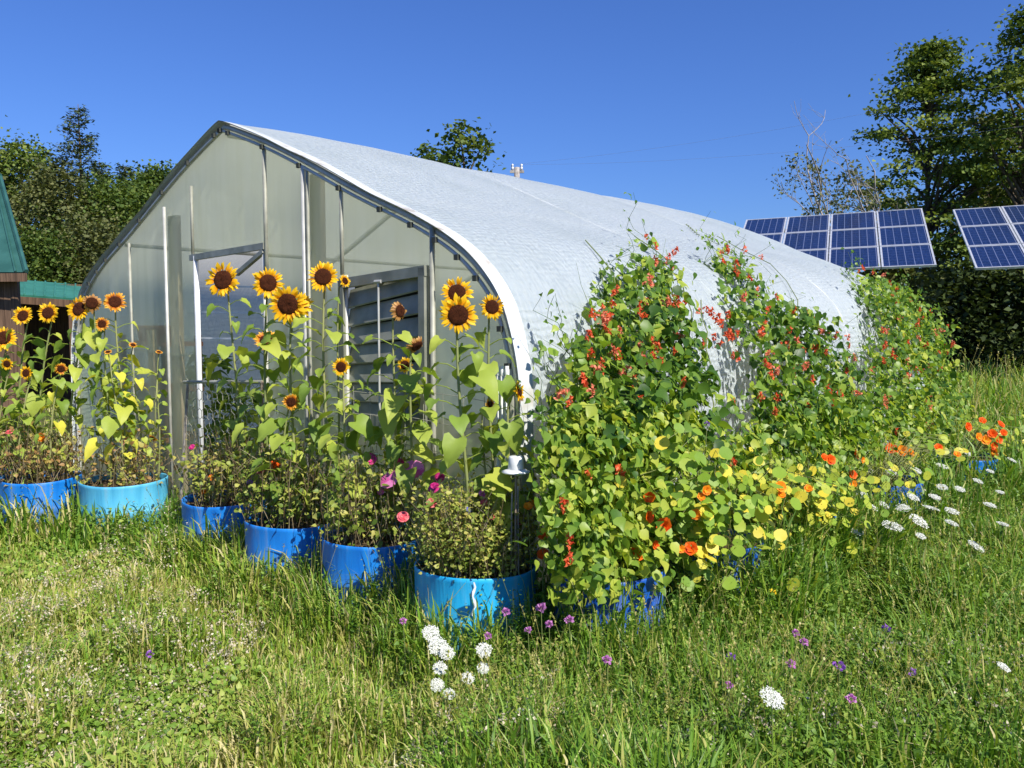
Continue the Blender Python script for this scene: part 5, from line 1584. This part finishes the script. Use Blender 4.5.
def seedbits(n, seed):
    r = np.random.default_rng(seed)
    m = MB()
    k = n // 7
    y = 2.6 + 4.6 * r.random(k) ** 1.3; x = (r.random(k) * 2 - 1) * .78 * y
    keep = (vnoise(x * 1.2, y * 1.2, 71) > .5) & (r.random(k) < .45 + .55 * (x < -.2))
    x, y = x[keep], y[keep]
    x = np.repeat(x, 7) + r.normal(size=len(x) * 7) * .04; y = np.repeat(y, 7) + r.normal(size=len(y) * 7) * .04
    ok = clear_mask(x, y); x, y = x[ok], y[ok]; n = len(x)
    h, _ = lawn_fields(x, y)
    z = ground_z(x, y) + h * (.6 + .5 * r.random(n))
    P = np.stack([x, y, z], 1)
    for q in range(3):
        m.scatter(QLEAF, frame(r.normal(size=(n, 3)), r.normal(size=(n, 3))), P + r.normal(size=(n, 3)) * .005, r.uniform(.006, .018, n), r.random(n))
    return m
def weeds(n, seed):
    r = np.random.default_rng(seed)
    m = MB()
    y = 2.6 + 5.5 * r.random(n) ** 1.4; x = (r.random(n) * 1.75 - .85) * .8 * y
    h, dry = lawn_fields(x, y)
    keep = clear_mask(x, y) & ((h > .15) | (vnoise(x * 1.9, y * 1.9, 81) > .66))
    x, y, h = x[keep], y[keep], h[keep]
    k = 15
    f = np.tile(np.linspace(.15, 1.08, k), len(x))
    X_, Y_, H_ = np.repeat(x, k), np.repeat(y, k), np.repeat(h * (.8 + .5 * r.random(len(x))), k)
    ln = np.repeat(r.normal(size=(len(x), 2)) * .25, k, 0)
    a = np.tile(np.arange(k) * 2.4, len(x)) + np.repeat(r.random(len(x)) * 6, k)
    P = np.stack([X_ + ln[:, 0] * H_ * f, Y_ + ln[:, 1] * H_ * f, ground_z(X_, Y_) + H_ * f], 1)
    tip = np.stack([np.cos(a), np.sin(a), .5 - .4 * f], 1)
    n = len(P)
    sz = np.repeat(r.uniform(.012, .04, len(x)), k) * (1.15 - .6 * f)
    m.scatter(LEAFLET, frame(np.stack([-np.cos(a) * .4, -np.sin(a) * .4, np.ones(n)], 1) + r.normal(size=(n, 3)) * .2, tip), P, np.stack([sz * .75, sz, sz], 1), np.clip(np.repeat(r.normal(size=len(x)) * .2, k) + .45 + r.normal(size=n) * .12, 0, 1))
    return m
wo = weeds(9000, 12).build('meadow_weeds', M['clover'])
tag(wo, 'leafy upright weeds growing among the long grass', 'weeds', kind='stuff')
so = seedbits(26000, 6).build('dry_seed_heads', M['seed'])
tag(so, 'pale dry seed heads scattered over the lawn', 'seed heads', kind='stuff')

def stalks(n, seed):
    r = np.random.default_rng(seed)
    m = MB()
    y = 2.7 + 16 * r.random(n) ** 2.0; x = (r.random(n) * 2 - 1) * .78 * y
    ok = clear_mask(x, y); x, y = x[ok], y[ok]
    h, _ = lawn_fields(x, y)
    keep = (h > .14) | (r.random(len(x)) < .06)
    x, y, h = x[keep], y[keep], h[keep]
    for k in range(len(x)):
        hh = h[k] * (1.2 + .9 * r.random())
        z0 = float(ground_z(x[k], y[k]))
        d = r.normal(size=2) * .22 * hh
        p0 = np.array([x[k], y[k], z0]); p1 = p0 + np.array([d[0] * .4, d[1] * .4, hh * .6]); p2 = p0 + np.array([d[0], d[1], hh])
        w = .0011 * max(1, y[k] / 5)
        m.tube([p0, p1, p2], [w, w, w * .7], 3, .55 + .35 * r.random(), False)
        nn = 7
        m.scatter(QLEAF, frame(r.normal(size=(nn, 3)), np.array([d[0], d[1], hh]) + r.normal(size=(nn, 3)) * .1 * hh), p2 - (p2 - p1) * (.35 * r.random(nn))[:, None], np.full(nn, .014 * max(1, y[k] / 6)), np.full(nn, .6 + .3 * r.random()))
    return m
sto = stalks(3800, 8).build('seeding_grass', M['grass'])
tag(sto, 'tall seeding grass stalks in the meadow side', 'grass', kind='stuff')

# ================================================================== MEADOW FLOWERS, ONE BY ONE
def lace(label, px, py, dpx, z, seed, group=None, tilt=None):
    p = at_z(px, py, z)
    gz = float(ground_z(p[0], p[1]))
    o = thing('wild_carrot', label, 'wild carrot', (p[0], p[1], gz), 0, group)
    r = np.random.default_rng(seed + 7000)
    h = z - gz
    s_ = dpx / 2 / F * p[1]
    n = np.array(tilt if tilt else (.15 + r.normal() * .2, -.35 + r.normal() * .15, 1.0))
    u, ry = UMBELS[r.integers(3)]
    a = inst('umbel', u, o, (0, 0, h), face_quat(n, r.random() * 6), s_)
    inst('rays', ry, a)
    m = MB(); m.tube([(r.normal() * .03, .02, 0), (.01, .01, h * .5), (0, 0, h - s_ * .45)], [.0025, .002, .0016], 4, .2, False); m.build('stem', M['stem'], o)
    return o
NB = 'white flower heads before the near corner barrel'
for k, (px, py, d, z, lab) in enumerate(((431, 633, 17, .26, 'white lacy flower head topmost of the cluster before the sky blue barrel'), (438, 646, 19, .23, 'largest white lacy head in the cluster before the sky blue barrel'), (447, 653, 15, .22, 'white lacy head at the lower edge of the cluster before the sky blue barrel'),
                              (484, 650, 16, .22, 'white lacy head alone below the paint streak of the sky blue barrel'), (440, 668, 14, .19, 'white lacy head just under the cluster before the sky blue barrel'), (468, 678, 13, .17, 'small white lacy head low in the grass, midway below the barrel'),
                              (483, 668, 12, .19, 'small cream flower head below the lone one under the paint streak'), (437, 685, 14, .16, 'white lacy head second lowest below the barrel'), (449, 694, 12, .14, 'lowest cream lacy head below the near corner barrel'))):
    lace(lab, px, py, d, z + .07, k, NB, (.1, -.8, .9))
lace('largest white wild carrot, flat headed, alone in the near meadow grass', 772, 698, 25, .42, 20, None, (.35, -.5, .9))
lace('white lacy wild carrot beside the deep blue barrel, under bean leaves', 590, 583, 19, .36, 21, None, (.1, -.8, .7))
lace('smaller white wild carrot left of the one beside the deep blue barrel', 571, 573, 13, .38, 22, None, (0, -.7, .7))
lace('white wild carrot near the picture edge above the tufted grass', 1004, 667, 13, .42, 23)
lace('white wild carrot standing apart where the long grass begins at the edge', 976, 546, 17, .36, 24)
lace('brightest broad white wild carrot below the sprawling nasturtium', 893, 526, 19, .45, 25)
lace('broad white wild carrot next to the brightest one', 919, 521, 19, .45, 26)
lace('white wild carrot set apart on the barrel side of the brightest one', 857, 532, 14, .42, 27)
lace('white wild carrot in front of the blue barrel under yellowing nasturtiums', 829, 510, 13, .50, 28)
lace('white wild carrot low before the yellowing nasturtium barrel', 758, 558, 10, .36, 29)
lace('white wild carrot at the edge of the dark blue barrel', 783, 555, 9, .36, 30)
for k, (px, py, d) in enumerate(((872, 507, 15), (863, 495, 13), (884, 505, 12), (903, 508, 16), (931, 508, 18), (952, 511, 15), (952, 523, 14), (913, 497, 14), (935, 497, 13), (942, 487, 12), (960, 489, 11), (916, 470, 13), (891, 472, 12), (943, 466, 13), (967, 453, 10), (990, 505, 14), (1003, 524, 14), (978, 481, 11), (1012, 460, 10), (870, 471, 12), (990, 471, 9), (921, 536, 11), (1000, 492, 9))):
    lace('flat white wild carrot head in the crowd between the last barrels and the meadow', px, py, d * .88, .5, 40 + k, 'wild carrots by the far barrels')
def bloom(name, label, cat, px, py, d, z, kind, seed, group=None):
    p = at_z(px, py, z); gz = float(ground_z(p[0], p[1]))
    o = thing(name, label, cat, (p[0], p[1], gz), 0, group)
    r = np.random.default_rng(seed + 8000)
    h = z - gz
    inst('blossom', FL[kind], o, (0, 0, h), face_quat((r.normal() * .2, -.6, 1), r.random() * 6), d / 2 / F * p[1] * (1.2 if kind in ('clover', 'violet') else 1.1))
    m = MB(); m.tube([(r.normal() * .03, r.normal() * .02, 0), (.008, .006, h * .5), (0, 0, h)], .0018, 4, .2, False); m.build('stem', M['stem'], o)
    f = MB(); n = 8
    f.scatter(LEAFLET, frame(r.normal(size=(n, 3)) * .5 + np.array([0, 0, 1]), r.normal(size=(n, 3))), np.stack([r.normal(size=n) * .02, r.normal(size=n) * .02, h * (.3 + .5 * r.random(n))], 1), r.uniform(.018, .034, n), r.random(n) * .6)
    f.build('foliage', M['clover'], o)
    return o
CL = [(541, 608, 12, .30, 'pink clover head closest to the right rim of the sky blue barrel'), (569, 620, 10, .27, 'pink clover head in the grass beside the brightest one near the barrel'), (506, 612, 9, .28, 'pink clover head overlapping the side of the sky blue barrel'),
      (549, 624, 9, .26, 'dusky clover head below the brightest one near the barrel'), (528, 630, 8, .25, 'small reddish clover head low at the foot of the sky blue barrel'), (488, 636, 8, .24, 'mauve clover head before the lower half of the sky blue barrel'), (403, 621, 8, .24, 'pink clover head at the shaded edge of the sky blue barrel'), (607, 660, 10, .22, 'two toned clover head alone in the green grass'),
      (731, 657, 10, .22, 'violet clover head above the largest wild carrot'), (729, 685, 9, .2, 'reddish clover head beside the largest wild carrot'), (804, 642, 9, .24, 'pale violet clover head, lower of a close pair'), (796, 633, 8, .25, 'rosy clover head, upper of a close pair'), (791, 664, 10, .22, 'pink clover head below the close pair'),
      (839, 666, 13, .22, 'widest bluish violet clover head in the meadow'), (886, 629, 10, .25, 'violet clover head farthest back in the meadow'), (911, 672, 11, .22, 'violet clover head nearest the picture edge'), (851, 699, 11, .2, 'magenta clover head nearest the camera in the meadow'), (150, 654, 9, .08, 'lone violet clover head in the dry lawn')]
for k, (px, py, d, z, lab) in enumerate(CL):
    bloom('clover_flower', lab, 'clover flower', px, py, d, z + (.16 if px > 600 else .10 if z > .1 else .05), 'violet' if k in (8, 13, 14, 15, 17) else 'clover', k, 'clover flowers')
for k, (px, py, d, z, lab) in enumerate(((773, 592, 8, .3, 'small yellow flower in the tall grass below the blue barrel'), (265, 728, 9, .07, 'yellow hawkweed in the dry lawn, farther of two'), (282, 748, 9, .06, 'yellow hawkweed in the dry lawn, nearer of two'))):
    bloom('yellow_flower', lab, 'flower', px, py, d, z, 'yellow', 50 + k, 'yellow meadow flowers')
